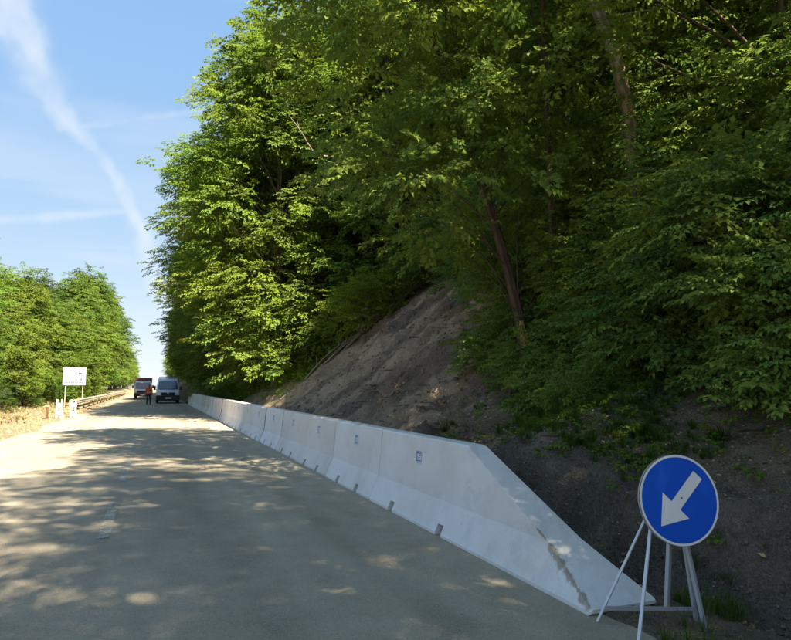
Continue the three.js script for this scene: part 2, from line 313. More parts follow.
function foliage(list, geo, mat, name) {                    // list of [position, direction, length, tint, roll]: one crown mesh of leafy twigs
  const sp = geo.attributes.position.array, sn = geo.attributes.normal.array, si = geo.index.array, nv = sp.length / 3, n = list.length;
  const pos = new Float32Array(n * nv * 3), nor = new Float32Array(n * nv * 3), col = new Float32Array(n * nv * 3), idx = new Uint32Array(n * si.length);
  const up = V(0, 1, 0), x = V(), y = V();
  list.forEach(([p, d, L, c, roll], i) => {
    x.crossVectors(up, d); if (x.lengthSq() < 1e-4) x.set(1, 0, 0); x.normalize(); y.crossVectors(d, x).normalize();
    if (roll) { const cr = Math.cos(roll), sr = Math.sin(roll), xx = x.clone(); x.multiplyScalar(cr).addScaledVector(y, sr); y.multiplyScalar(cr).addScaledVector(xx, -sr); }
    for (let k = 0; k < nv; k++) {
      const a = sp[3 * k], b = sp[3 * k + 1], e = sp[3 * k + 2], na = sn[3 * k], nb = sn[3 * k + 1], ne = sn[3 * k + 2], o = (i * nv + k) * 3;
      pos[o] = p.x + L * (x.x * a + y.x * b + d.x * e); pos[o + 1] = p.y + L * (x.y * a + y.y * b + d.y * e); pos[o + 2] = p.z + L * (x.z * a + y.z * b + d.z * e);
      nor[o] = x.x * na + y.x * nb + d.x * ne; nor[o + 1] = x.y * na + y.y * nb + d.y * ne; nor[o + 2] = x.z * na + y.z * nb + d.z * ne;
      col[o] = c.r; col[o + 1] = c.g; col[o + 2] = c.b;
    }
    for (let k = 0; k < si.length; k++) idx[i * si.length + k] = si[k] + i * nv;
  });
  const g = new THREE.BufferGeometry(); g.setAttribute('position', new THREE.BufferAttribute(pos, 3)); g.setAttribute('normal', new THREE.BufferAttribute(nor, 3)); g.setAttribute('color', new THREE.BufferAttribute(col, 3)); g.setIndex(new THREE.BufferAttribute(idx, 1));
  const m = new THREE.Mesh(g, mat); m.name = name; m.castShadow = m.receiveShadow = true; return m;
}
function clumpSprays(out, R, c, rad, n, L, outward, tone) {  // a pad of twigs, flattened and drooping outwards, densest at its rim and top
  const flat = 0.42 + 0.26 * R(), hue = (R() - 0.5) * 0.22;
  for (let i = 0; i < n; i++) {
    const u = R() * 2 - 1, a = R() * Math.PI * 2, q = Math.sqrt(1 - u * u), e = Math.pow(R(), 0.45), ox = q * Math.cos(a), oz = q * Math.sin(a);
    const along = ox * outward.x + oz * outward.z, off = V(ox, u * flat - 0.22 * along - 0.18 * (ox * ox + oz * oz), oz);
    const p = c.clone().addScaledVector(off, rad * e);
    const d = V(ox, u * 0.3 - 0.25, oz).multiplyScalar(0.75).addScaledVector(outward, 0.35).add(V((R() - 0.5) * 0.8, (R() - 0.5) * 0.5, (R() - 0.5) * 0.8)).normalize();
    const v = tone * (0.8 + 0.4 * R()), w = hue + (R() - 0.5) * 0.12;
    out.push([p, d, L * (0.6 + 0.75 * R()), new THREE.Color(v * (1 + w), v, v * (1 - w)), (R() - 0.5) * 0.9]);
  }
}
function makeTree(o) {                                      // trunk with limbs, crown of sprays; stands at the origin
  const R = rng(o.seed), g = new THREE.Group(), wood = [], sprays = [];
  const H = o.h, lean = o.lean || [0, 0], bend = o.bend ?? 0.5;
  const at = f => V(lean[0] * Math.pow(f, 1.25) + Math.sin(f * 5 + o.seed) * bend * 0.35 * f, f * H * 0.93, lean[1] * Math.pow(f, 1.25) + Math.cos(f * 4.2 + o.seed * 2) * bend * 0.3 * f);
  const tp = [], tr = []; for (let i = 0; i <= 14; i++) { const f = i / 14; tp.push(at(f)); tr.push(Math.max(0.02, o.r0 * (1 - 0.88 * f) * (i === 0 ? 1.35 : 1))); }
  tp[0].y -= 0.5; wood.push(tube(tp, tr, 9));
  for (let i = 0; i < o.clumps; i++) {
    const f = (i + R()) / o.clumps, v = Math.pow(f, 0.9), y = (o.cb + v * (1.0 - o.cb)) * H;
    const prof = Math.pow(Math.max(0.02, Math.sin(Math.PI * Math.min(1, 0.16 + 0.84 * v))), 0.6) * (0.85 + 0.3 * R());
    const a = i * 2.39996 + R() * 0.9, rr = o.R * prof * Math.pow(0.25 + 0.75 * R(), 0.55), hub = at(Math.min(1, Math.max(0.05, y / H - 0.1 - 0.06 * R())));
    const ax = at(Math.min(1, y / H)), c = V(ax.x + Math.cos(a) * rr, y + (R() - 0.5) * 0.8, ax.z + Math.sin(a) * rr), outward = V(Math.cos(a), 0.15, Math.sin(a));
    const mid = hub.clone().lerp(c, 0.5).add(V((R() - 0.5) * 0.5, 0.25 * rr * 0.4, (R() - 0.5) * 0.5)), r1 = o.r0 * (0.1 + 0.22 * (1 - v)) * (o.limb ?? 1);
    wood.push(tube([hub, hub.clone().lerp(mid, 0.5).add(V(0, 0.1, 0)), mid, mid.clone().lerp(c, 0.5).add(V(0, -0.05, 0)), c], [r1, r1 * 0.8, r1 * 0.62, r1 * 0.42, 0.008], 5));
    const rad = o.clumpR * (0.7 + 0.6 * R());
    clumpSprays(sprays, R, c, rad, Math.round(o.per * (0.7 + 0.6 * R())), o.L, outward, 0.85 + 0.3 * R());
    if (R() < (o.inner ?? 0.35)) clumpSprays(sprays, R, hub.clone().lerp(c, 0.55), rad * 0.8, Math.round(o.per * 0.35), o.L, outward, 0.9);
  }
  for (let i = 0; i < (o.cloak || 0); i++) { const q = at(0.32 + 0.62 * i / o.cloak), a = R() * 6.3; clumpSprays(sprays, R, V(q.x + Math.cos(a) * 0.5, q.y, q.z + 0.45 + Math.sin(a) * 0.4), 0.75, 40, o.L, V(Math.cos(a), 0, 0.5), 1); }
  part(g, 'trunk', mergeGeometries(wood), o.bark || M.bark);
  g.add(foliage(sprays, SPRAY[o.spray ?? 0], o.leaf || M.leafMid, 'crown'));
  return g;
}
function makeShrub(o) {                                     // several stems from one root
  const R = rng(o.seed), g = new THREE.Group(), wood = [], sprays = [];
  for (let i = 0; i < o.clumps; i++) {
    const a = i * 2.39996 + R(), f = Math.sqrt((i + 0.5) / o.clumps), y = o.h * (0.12 + 0.88 * R()) * (1 - 0.45 * f * f), rr = o.R * f * (0.75 + 0.4 * R());
    const c = V(Math.cos(a) * rr, y, Math.sin(a) * rr), root = V((R() - 0.5) * 0.2, -0.25, (R() - 0.5) * 0.2), mid = V(c.x * 0.4, y * 0.62, c.z * 0.4);
    wood.push(tube([root, root.clone().lerp(mid, 0.5), mid, c], [0.022, 0.018, 0.012, 0.005], 4));
    clumpSprays(sprays, R, c, o.clumpR * (0.7 + 0.6 * R()), Math.round(o.per * (0.7 + 0.6 * R())), o.L, V(Math.cos(a) * f, 0.35, Math.sin(a) * f), 0.85 + 0.3 * R());
  }
  part(g, 'stems', mergeGeometries(wood), M.bark);
  g.add(foliage(sprays, SPRAY[o.spray ?? 0], o.leaf || M.leafMid, 'foliage'));
  return g;
}
function plant(proto, name, x, t, scale, turn, label, category, group, leaf, sink = 0) {
  const o = proto.clone(); o.name = numbered(name); o.position.set(x, ground(x, t) - sink, -t); o.rotation.y = turn;
  if (Array.isArray(scale)) o.scale.set(...scale); else o.scale.setScalar(scale);
  o.userData = {}; tag(o, label, category, group);
  if (leaf) o.children[1].material = leaf;
  scene.add(o); return o;
}
const T = {
  tallA: makeTree({ seed: 3, h: 17, R: 4.0, cb: 0.06, r0: 0.24, clumps: 50, per: 66, clumpR: 1.6, L: 0.55, spray: 3 }),
  tallB: makeTree({ seed: 8, h: 16, R: 3.7, cb: 0.08, r0: 0.22, clumps: 46, per: 70, clumpR: 1.6, L: 0.6, spray: 4 }),
  tallC: makeTree({ seed: 15, h: 18.5, R: 4.3, cb: 0.1, r0: 0.27, clumps: 50, per: 68, clumpR: 1.75, L: 0.66, spray: 5 }),
  nearA: makeTree({ seed: 21, h: 13, R: 3.6, cb: 0.2, r0: 0.17, clumps: 70, per: 40, clumpR: 1.0, L: 0.46, spray: 0 }),
  nearB: makeTree({ seed: 27, h: 14, R: 3.5, cb: 0.22, r0: 0.15, clumps: 66, per: 40, clumpR: 1.0, L: 0.46, spray: 2 }),
  broad: makeTree({ seed: 31, h: 12, R: 3.7, cb: 0.17, r0: 0.2, clumps: 32, per: 70, clumpR: 1.45, L: 0.62, spray: 3 }),
  round: makeTree({ seed: 36, h: 11, R: 3.3, cb: 0.14, r0: 0.18, clumps: 28, per: 70, clumpR: 1.4, L: 0.62, spray: 4 }),
  shade: makeTree({ seed: 44, h: 26, R: 4.9, cb: 0.25, r0: 0.28, clumps: 50, per: 26, clumpR: 1.3, L: 0.68, spray: 3, inner: 0.1 }),
};
const B = {
  a: makeShrub({ seed: 5, h: 2.6, R: 1.5, clumps: 26, per: 28, clumpR: 0.62, L: 0.36, spray: 2 }),
  b: makeShrub({ seed: 6, h: 3.2, R: 1.6, clumps: 28, per: 30, clumpR: 0.66, L: 0.38, spray: 0 }),
  c: makeShrub({ seed: 7, h: 1.1, R: 0.9, clumps: 14, per: 22, clumpR: 0.4, L: 0.3, spray: 2 }),
};
const NTH = ['first', 'second', 'third', 'fourth', 'fifth', 'sixth', 'seventh', 'eighth', 'ninth', 'tenth', 'eleventh', 'twelfth', 'thirteenth', 'fourteenth', 'fifteenth', 'sixteenth', 'seventeenth', 'eighteenth', 'nineteenth', 'twentieth'];
const nth = i => i < 20 ? NTH[i] : i < 29 ? 'twenty-' + NTH[i - 20] : i === 29 ? 'thirtieth' : 'thirty-' + NTH[i - 30];
const LM = [M.leafMid, M.leafDeep, M.leafYellow, M.leafOlive];
// --- forest beyond the landslide, right along the road
{
  const R = rng(77), G = 'forest trees along the barrier beyond the landslide';
  const pick = () => [T.tallA, T.tallB, T.tallC][Math.floor(R() * 3)];
  for (let t = 31, i = 0; t < 150; t += (t < 60 ? 3.1 : 4.6) + R() * 0.9, i++)
    plant(pick(), 'forest_tree', 5.2 + R() * 0.8 + (t < 33 ? 0.5 : 0) + (t > 46 ? 0.4 : 0) + (t > 80 ? (t - 80) * 0.03 : 0), t, i === 0 ? 1.2 : (t < 55 ? 1.08 : 0.96) + R() * 0.16, R() * 6.3, `tall leafy front-row tree behind the barrier, ${nth(i)} beyond the landslide`, 'tree', G, [M.leafMid, M.leafYellow, M.leafDeep, M.leafMid, M.leafYellow, M.leafOlive][i % 6], 0.2);
  for (let t = 28, i = 0; t < 62; t += 3.9 + R(), i++) plant(pick(), 'forest_tree', 9.0 + R() * 1.6, t, 0.98 + R() * 0.18, R() * 6.3, `tall dark tree behind the front row, ${nth(i)} beyond the landslide`, 'tree', 'second row of forest trees beyond the landslide', LM[i % 2], 0.3);
  for (let t = 25, i = 0; t < 46; t += 4.6 + R(), i++) plant(pick(), 'forest_tree', 14.5 + R() * 2, t, 1.0 + R() * 0.15, R() * 6.3, `tall tree high on the wooded slope, ${nth(i)} past the landslide`, 'tree', 'upper forest trees beyond the landslide', LM[i % 2], 0.3);
  for (let t = 150, i = 0; t < 330; t += 9 + R() * 3, i++) plant(T.tallA, 'forest_tree', 7.5 + R() * 2.5, t, 0.75 + R() * 0.25, R() * 6.3, 'small distant tree at the far end of the road, hillside verge', 'tree', 'far trees along the hillside verge', LM[i % 3], 0.2);
  for (let t = 29, i = 0; t < 64; t += 2.3 + R() * 0.8, i++) plant(i % 2 ? B.a : B.b, 'forest_shrub', 5.6 + R() * 0.9, t, 0.9 + R() * 0.5, R() * 6.3, `low shrub under the front-row trees, ${nth(i)} beyond the landslide`, 'shrub', 'shrubs at the forest edge behind the barrier', LM[(i * 3) % 2], 0.1);
}
// --- trees above and beside the landslide
{
  const R = rng(91), pick = () => [T.tallA, T.tallB, T.tallC][Math.floor(R() * 3)];
  for (const [x, t, s] of [[14, 22.5, 1], [14.6, 18.4, 1.02], [15.5, 14.8, 1], [14.2, 12.6, 0.85], [18.5, 20.5, 1.05], [19, 16.3, 1.05], [19.5, 12, 1], [23.5, 23, 1.1], [24, 18, 1.1], [24.5, 13.5, 1.1], [29, 21, 1.1], [29, 15, 1.1]])
    plant(pick(), 'slope_tree', x, t, s, R() * 6.3, 'leafy tree growing above the bare landslide', 'tree', 'trees above the landslide', LM[Math.floor(R() * 3)], 0.3);
  for (const [x, t, s, k, p] of [[10.4, 9.6, 1, 1, 'nearB'], [9.4, 6.7, 0.9, 0, 'nearA'], [13.2, 12.2, 1.05, 0, 'nearA'], [12.6, 9.4, 1.05, 1, 'nearA'], [14.4, 11.6, 1.1, 0, 'nearB'], [13.4, 7.5, 1.05, 1, 'nearB'], [16.5, 9.3, 1.15, 2, 'nearA'], [17.6, 12.6, 1.2, 2, 'nearB']])
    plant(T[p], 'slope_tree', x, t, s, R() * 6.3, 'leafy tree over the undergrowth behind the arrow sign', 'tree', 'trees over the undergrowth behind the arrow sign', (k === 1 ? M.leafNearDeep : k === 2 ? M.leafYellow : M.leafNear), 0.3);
  const B1 = 'undergrowth shrubs on the bank behind the arrow sign';
  for (const [x, t, s, k, p] of [[7.6, 5.6, 1, 1, 'a'], [7.9, 7.0, 1.05, 0, 'b'], [7.9, 8.6, 0.95, 1, 'a'], [8.5, 10.2, 0.9, 0, 'b'], [8.9, 6.2, 1.25, 0, 'a'], [9.4, 8.0, 1.3, 1, 'b'], [9.9, 10.4, 1.2, 0, 'a'], [10.2, 12.2, 1.1, 1, 'b'], [10.6, 7.6, 1.5, 1, 'a'], [11.6, 10.8, 1.4, 0, 'b'], [12, 14, 1.2, 0, 'a'], [6.9, 5.0, 0.75, 0, 'a'], [8.6, 11.8, 0.7, 1, 'a'], [9.6, 13.4, 0.9, 1, 'b']])
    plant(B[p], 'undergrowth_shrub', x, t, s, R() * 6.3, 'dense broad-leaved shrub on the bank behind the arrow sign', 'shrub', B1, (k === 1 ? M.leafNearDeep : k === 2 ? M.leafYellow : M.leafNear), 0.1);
  for (const [x, t, s] of [[5.7, 8.3, 0.6], [6.2, 9.1, 0.75], [6.5, 9.7, 0.7], [6.4, 11.1, 0.8], [7.0, 11.3, 0.9], [5.4, 7.2, 0.5], [6.2, 7.4, 0.6], [6.5, 8.4, 0.7], [6.5, 4.55, 0.8], [6.7, 5.9, 0.7], [6.9, 6.6, 0.9], [7.1, 7.9, 0.8], [7.4, 9.4, 0.9], [6.3, 4.9, 0.55], [7.9, 10.8, 0.7], [7.3, 11.7, 0.6]])
    plant(B.c, 'low_plant', x, t, s, R() * 6.3, 'low leafy plant at the foot of the undergrowth beside the landslide', 'plant', 'low plants below the undergrowth', M.leafNear, 0.05);
  plant(B.a, 'edge_shrub', 8.4, 24.6, 1.15, 0.6, 'bright green sunlit shrub at the edge of the bare landslide', 'shrub', undefined, M.leafYellow, 0.1);
  plant(B.b, 'edge_shrub', 8.0, 27.6, 0.95, 2.6, 'shrub beside the fallen branches along the landslide', 'shrub', undefined, M.leafNear, 0.1);
  for (const [x, t, sc, k, i] of [[8.6, 13.6, 0.95, 0, 0], [9.6, 15.6, 1.15, 1, 1], [10.6, 17.6, 1.2, 0, 2], [11.4, 19.8, 1.2, 0, 3], [11.2, 22, 1.25, 1, 4], [8.0, 12.3, 0.8, 0, 5], [12, 17.4, 1.5, 1, 6]])
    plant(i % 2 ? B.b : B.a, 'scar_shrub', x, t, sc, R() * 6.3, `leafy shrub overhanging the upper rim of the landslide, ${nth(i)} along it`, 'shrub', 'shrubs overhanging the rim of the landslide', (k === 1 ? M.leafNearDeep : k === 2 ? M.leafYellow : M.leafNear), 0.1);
  for (const [x, t, sc, k, p, i] of [[6.7, 4.75, 0.8, 0, 'a', 0], [7.1, 5.5, 0.9, 0, 'b', 1], [7.2, 6.5, 0.85, 1, 'a', 2], [7.3, 8.0, 0.7, 0, 'b', 3], [7.6, 9.6, 0.7, 0, 'a', 4]])
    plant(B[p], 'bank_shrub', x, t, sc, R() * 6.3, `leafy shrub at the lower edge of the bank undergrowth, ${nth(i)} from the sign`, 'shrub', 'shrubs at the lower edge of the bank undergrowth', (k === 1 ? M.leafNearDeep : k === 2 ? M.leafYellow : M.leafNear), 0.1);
  plant(B.b, 'edge_shrub', 10.8, 24.4, 1.2, 4.1, 'shrub at the upper corner of the bare landslide', 'shrub', undefined, M.leafNear, 0.1);
}
// --- the leaning tree with torn bark beside the landslide
{
  const lt = makeTree({ seed: 52, h: 14, R: 3.4, cb: 0.17, r0: 0.11, clumps: 86, per: 38, clumpR: 0.95, L: 0.46, spray: 2, lean: [-3.4, -2.2], bend: 0.3, limb: 0.45, cloak: 20, bark: M.redBark, leaf: M.leafNear });
  const g = thing('leaning_tree', 'tree leaning over the bare landslide, torn orange bark at its foot', 'tree', 6.75, ground(6.75, 10.3), -10.3);
  for (const c of [...lt.children]) g.add(c);
  const w = [], wr = []; for (let i = 0; i <= 14; i++) { const f = i / 14; w.push(V(-0.02 - 0.11 * f, -0.05 + 0.85 * f, 0.03 - 0.03 * f + 0.02 * Math.sin(f * 3.1))); wr.push((0.125 - 0.04 * f) * (0.55 + 0.45 * Math.sin(Math.PI * Math.min(1, 0.3 + 0.75 * f)))); }
  const wg = tube(w, wr, 14), wp = wg.attributes.position; for (let i = 0; i < wp.count; i++) { const x = wp.getX(i), y = wp.getY(i), z = wp.getZ(i), k = (fbm(Math.atan2(x, z) * 3, y * 7, 511, 4) - 0.5) * 0.3; wp.setXYZ(i, x + (x + 0.05) * k, y, z + (z - 0.02) * k); } wg.computeVertexNormals();
  const wound = part(g, 'torn_bark', wg, M.freshWood); wound.userData.label = 'torn orange patch of bare wood at the foot of the trunk';
}
// --- dead wood
function branch(name, label, pts, r, mat, group) {
  const o = thing(name, label, 'branch', pts[0][0], pts[0][1], pts[0][2], group), p = pts.map(q => V(q[0] - pts[0][0], q[1] - pts[0][1], q[2] - pts[0][2]));
  const cur = new THREE.CatmullRomCurve3(p).getPoints(10), g = [tube(cur, cur.map((_, i) => r * (1 - 0.8 * i / 10)), 5)];
  const R = rng(Math.round(pts[0][0] * 100 + pts[0][2] * 10));
  for (let i = 3; i < 9; i += 2) { const d = cur[10].clone().sub(cur[0]).normalize(), e = cur[i].clone().addScaledVector(d, 0.3).add(V((R() - 0.5) * 0.6, R() * 0.4, (R() - 0.5) * 0.6)); g.push(tube([cur[i], cur[i].clone().lerp(e, 0.5).add(V(0, 0.04, 0)), e], [r * 0.4, r * 0.3, 0.003], 4)); }
  part(o, 'wood', mergeGeometries(g), mat); return o;
}
{
  const gy = (x, t, d) => [x, ground(x, t) + d, -t], R = rng(205);
  for (let i = 0; i < 12; i++) { const x = 5.8 + i * 0.34 + R() * 0.3, t = 24.9 + R() * 0.7 - (x > 8 ? (x - 8) * 0.3 : 0); branch('fallen_branch', `grey fallen branch on the landslide edge, ${nth(i)} up from the barrier`, [gy(x, t, 0.05), gy(x + 0.9, t + 0.2 - R() * 0.4, 0.2 + R() * 0.2), gy(x + 1.9 + R(), t + 0.3 - R() * 0.8, 0.12 + R() * 0.35)], 0.035 + R() * 0.03, M.deadWood, 'fallen branches along the edge of the landslide'); }
  branch('dead_stem', 'pale dead stem standing among the shrubs behind the arrow sign', [gy(7.35, 7.3, 0), [7.4, 3.0, -7.35], [7.55, 3.55, -7.3]], 0.02, M.deadWood);
  branch('dead_stem', 'short crooked dead stem among the shrubs', [gy(7.3, 7.7, 0), [7.2, 2.7, -7.7], [7.05, 3.1, -7.85]], 0.014, M.deadWood);
  branch('bare_branch', 'bare pale branch hanging in front of the tall trees', [[7.4, 12.2, -27], [6.4, 12.0, -26.4], [5.6, 12.8, -26], [5.1, 13.4, -26]], 0.05, M.deadWood);
}
{ // the forked tan trunk and dark trunks that show between the upper leaves
  const tr = (name, label, x, t, pts, r, mat, clumps = 22) => { const o = thing(name, label, 'tree', x, ground(x, t), -t); const p = pts.map(q => V(...q)); const c = new THREE.CatmullRomCurve3(p).getPoints(12); const Rr = rng(x * 10 + t), sp = [], geos = [tube(c, c.map((_, i) => r * (1 - 0.5 * i / 12)), 8)];
    for (let i = 0; i < clumps; i++) { const q = c[6 + i % 7], a = i * 2.4, e = V(q.x + Math.cos(a) * (0.8 + Rr() * 1.6), q.y + 0.6 + Rr() * 2.6, q.z + Math.sin(a) * (0.8 + Rr() * 1.6)); geos.push(tube([q, q.clone().lerp(e, 0.5), e], [r * 0.22, r * 0.14, 0.006], 4)); clumpSprays(sp, Rr, e, 0.9, 26, 0.55, V(Math.cos(a), 0.2, Math.sin(a)), 1); }
    part(o, 'trunk', mergeGeometries(geos), mat); o.add(foliage(sp, SPRAY[1], M.leafYellow, 'crown')); };
  tr('bare_trunk_tree', 'tree with a long tan leaning trunk showing between the upper leaves', 8.3, 8.9, [[0, -0.5, 0], [-0.4, 2, 0.4], [-1.0, 4, 0.8], [-1.7, 5.8, 0.7], [-2.3, 8, 0.6], [-2.8, 11, 0.5]], 0.14, M.deadWood, 7);
  tr('bare_trunk_tree', 'tree with a straight dark trunk among the upper leaves', 7.7, 10.7, [[0, -0.5, 0], [-0.1, 3, 0.1], [-0.3, 6, 0.3], [-0.5, 11, 0.5]], 0.1, M.bark, 10);
  tr('bare_trunk_tree', 'tree with a thin dark trunk above the undergrowth', 11.2, 11.0, [[0, -0.5, 0], [0.1, 3, 0], [-0.1, 7, 0.1], [-0.3, 12, 0.2]], 0.15, M.bark, 12);
}
// --- trees across the road
{
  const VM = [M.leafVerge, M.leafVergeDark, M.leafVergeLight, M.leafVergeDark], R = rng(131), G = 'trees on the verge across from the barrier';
  let vi = 0;
  for (const [x, t, s, p, k] of [[-10.0, 35.5, 1.12, 'round', 0], [-10.6, 40, 0.8, 'broad', 0], [-12.4, 46, 0.92, 'round', 3], [-9.9, 47.5, 0.85, 'broad', 2], [-13.6, 53, 1.0, 'broad', 3], [-9.6, 55, 0.98, 'round', 2], [-13, 60.5, 1.1, 'broad', 0], [-9.3, 63, 1.02, 'broad', 0], [-12.4, 69, 1.2, 'round', 3], [-9, 71.5, 1.2, 'round', 2], [-9.2, 80, 1.2, 'broad', 0], [-12.5, 78, 1.3, 'broad', 1], [-8.8, 88.5, 1.35, 'round', 2], [-12, 90, 1.45, 'broad', 1], [-9, 98, 1.45, 'broad', 0], [-8.8, 107, 1.6, 'round', 3], [-12, 103, 1.6, 'broad', 1], [-9, 117, 1.6, 'broad', 2], [-15.5, 50, 1.05, 'round', 1], [-17, 58, 1.15, 'broad', 1], [-19, 66, 1.3, 'round', 1], [-15.8, 44, 0.95, 'broad', 1]].sort((a, b) => a[1] - b[1]))
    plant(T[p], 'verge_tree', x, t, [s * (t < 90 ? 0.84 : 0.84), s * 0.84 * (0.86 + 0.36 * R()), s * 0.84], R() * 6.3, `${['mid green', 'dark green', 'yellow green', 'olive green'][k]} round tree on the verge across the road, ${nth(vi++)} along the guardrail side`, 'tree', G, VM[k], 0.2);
  for (let t = 127, i = 0; t < 340; t += 10 + R() * 3, i++) plant(T.broad, 'verge_tree', -9.6 - R() * 3 - (t - 127) * 0.01, t, 1.05 + R() * 0.3, R() * 6.3, 'distant tree at the far end of the road behind the guardrail', 'tree', 'far trees behind the guardrail', VM[[0, 2, 3][i % 3]], 0.2);
  for (const [x, t, s, k] of [[-8.6, 42, 0.7, 3], [-8.3, 50, 0.7, 0], [-7.7, 59, 1, 0], [-7.4, 65, 1, 2], [-10.5, 37.5, 0.8, 3], [-7.2, 72, 1.1, 0], [-7.2, 80, 1.2, 2]])
    plant(B.b, 'verge_shrub', x, t, s, R() * 6.3, 'low shrub at the foot of the verge trees', 'shrub', 'shrubs at the foot of the verge trees', VM[k], 0.1);
  // tall trees on the hillside beside and behind the camera: they throw the dappled shade on the road
  for (const [x, t, sc] of [[6.2, 1.5, 0.72], [5.6, -4.2, 0.78], [6.6, -9.4, 0.8], [5.8, -14.5, 0.8], [11.2, -7.6, 0.74], [8.4, -6.2, 0.74], [6.9, -6.8, 0.66]])
    plant(T.shade, 'roadside_tree', x, t, sc, R() * 6.3, 'tall hillside tree behind the camera whose shade falls on the road', 'tree', 'tall hillside trees shading the road', M.leafMid, 0.2);
}

// ---------------------------------------------------------------- ground cover (stuff)
function bladeTuft(seed, n, hgt) {
  const R = rng(seed), pos = [], nor = [], idx = [];
  for (let i = 0; i < n; i++) {
    const a = R() * 6.3, r = R() * 0.09, h = hgt * (0.5 + 0.7 * R()), bx = Math.cos(a) * r, bz = Math.sin(a) * r, l = 0.25 + 0.5 * R(), b = pos.length / 3, w = 0.0035 + 0.004 * R(), px = -Math.sin(a) * w, pz = Math.cos(a) * w, ox = Math.cos(a) * h * l, oz = Math.sin(a) * h * l;
    pos.push(bx - px, 0, bz - pz, bx + px, 0, bz + pz, bx + ox * 0.4 - px, h * 0.62, bz + oz * 0.4 - pz, bx + ox * 0.4 + px, h * 0.62, bz + oz * 0.4 + pz, bx + ox, h * 0.9, bz + oz);
    for (let q = 0; q < 5; q++) nor.push(Math.cos(a) * 0.5, 0.8, Math.sin(a) * 0.5);
    idx.push(b, b + 1, b + 2, b + 1, b + 3, b + 2, b + 2, b + 3, b + 4);
  }
  const g = new THREE.BufferGeometry(); g.setAttribute('position', new THREE.Float32BufferAttribute(pos, 3)); g.setAttribute('normal', new THREE.Float32BufferAttribute(nor, 3)); g.setIndex(idx); return g;
}
function scatter(geo, mat, tries, seed, area, accept, size, colour, tilt = 0.2) {
  const R = rng(seed), list = [];
  for (let i = 0; i < tries; i++) { const x = lerp(area[0], area[1], R()), t = lerp(area[2], area[3], R()), k = accept(x, t); if (R() > k) continue; list.push([x, t, lerp(size[0], size[1], R() * R()), R() * 6.3, (R() - 0.5) * tilt, (R() - 0.5) * tilt, R()]); }
  const m = new THREE.InstancedMesh(geo, mat, list.length);
  list.forEach(([x, t, s, a, tx, tz, q], i) => { dummy.position.set(x, ground(x, t), -t); dummy.rotation.set(tx, a, tz); dummy.scale.setScalar(s); dummy.updateMatrix(); m.setMatrixAt(i, dummy.matrix); m.setColorAt(i, colour(q, x, t)); });
  return m;
}
const grey = (a, b) => q => { const v = lerp(a, b, q); return tint.setRGB(v, v, v); };
const clod = (() => { const g = mergeVertices(new THREE.IcosahedronGeometry(1, 1).deleteAttribute('uv').deleteAttribute('normal')), p = g.attributes.position; for (let i = 0; i < p.count; i++) { const k = 0.7 + 0.5 * hash(i, 3, 9); p.setXYZ(i, p.getX(i) * k, p.getY(i) * k * 0.7, p.getZ(i) * k); } g.computeVertexNormals(); return g; })();
const deadLeaf = (() => { const g = new THREE.BufferGeometry(); g.setAttribute('position', new THREE.Float32BufferAttribute([0, 0, -0.5, -0.28, 0.1, 0, 0.28, 0.12, 0, 0, -0.02, 0.5], 3)); g.setIndex([0, 1, 2, 1, 3, 2]); g.computeVertexNormals(); return g; })();
const litterZone = (x, t) => x > 3.9 && x < 9 ? (1 - slide(x, t)) * (1 - bankMask(x, t) * 0.85) * (1 - ss(12, 16, t)) : 0;
stuff(scatter(clod, M.stone, 9000, 301, [3.4, 12.5, 7.5, 25.5], (x, t) => slide(x, t) * 0.8, [0.008, 0.075], grey(0.45, 1.0), 3), 'soil_clods', 'loose clods and stones scattered on the bare landslide', 'clods');
stuff(scatter(clod, M.stone, 9000, 302, [3.05, 5.2, 2.2, 10], (x, t) => Math.max(bankMask(x, t) * 0.5, x < 4 ? 0.4 : 0), [0.004, 0.026], grey(0.22, 0.6), 3), 'bank_gravel', 'small stones in the dark earth bank beside the sign', 'gravel');
stuff(scatter(new THREE.CylinderGeometry(0.012, 0.02, 1, 4).rotateX(Math.PI / 2).translate(0, 0.01, 0), M.deadWood, 2600, 312, [3.7, 12, 3, 26], (x, t) => 0.35 * litterZone(x, t) + 0.22 * slide(x, t), [0.15, 0.9], q => tint.setRGB(0.5 + 0.5 * q, 0.45 + 0.5 * q, 0.4 + 0.5 * q), 0.5), 'fallen_twigs', 'thin dry twigs scattered on the slope', 'twigs');
stuff(scatter(clod, M.stone, 5200, 303, [2.72, 2.97, 3.4, 34], (x, t) => ss(2.72, 2.9, x), [0.005, 0.026], grey(0.4, 0.9), 3), 'road_edge_grit', 'grit and dirt along the foot of the barrier', 'grit');
stuff(scatter(deadLeaf, M.litter, 26000, 304, [3.9, 9, 2.5, 15], litterZone, [0.03, 0.085], q => tint.setRGB(0.5 + 1.3 * q, 0.5 + 1.1 * q, 0.5 + 0.9 * q), 1.2), 'leaf_litter', 'brown fallen leaves on the slope behind the sign', 'leaf litter');
stuff(scatter(bladeTuft(3, 26, 0.26), M.grass, 9000, 305, [4.4, 10, 3.4, 15], (x, t) => litterZone(x, t) * (ss(0.46, 0.6, fbm(x * 0.8, t * 0.8, 101, 4)) * 0.5 + ss(6.2, 7.2, x) * 0.7), [0.25, 0.9], q => tint.setRGB(0.7 + 0.5 * q, 0.8 + 0.3 * q, 0.7), 0.4), 'slope_grass', 'green grass and weeds on the slope', 'grass');
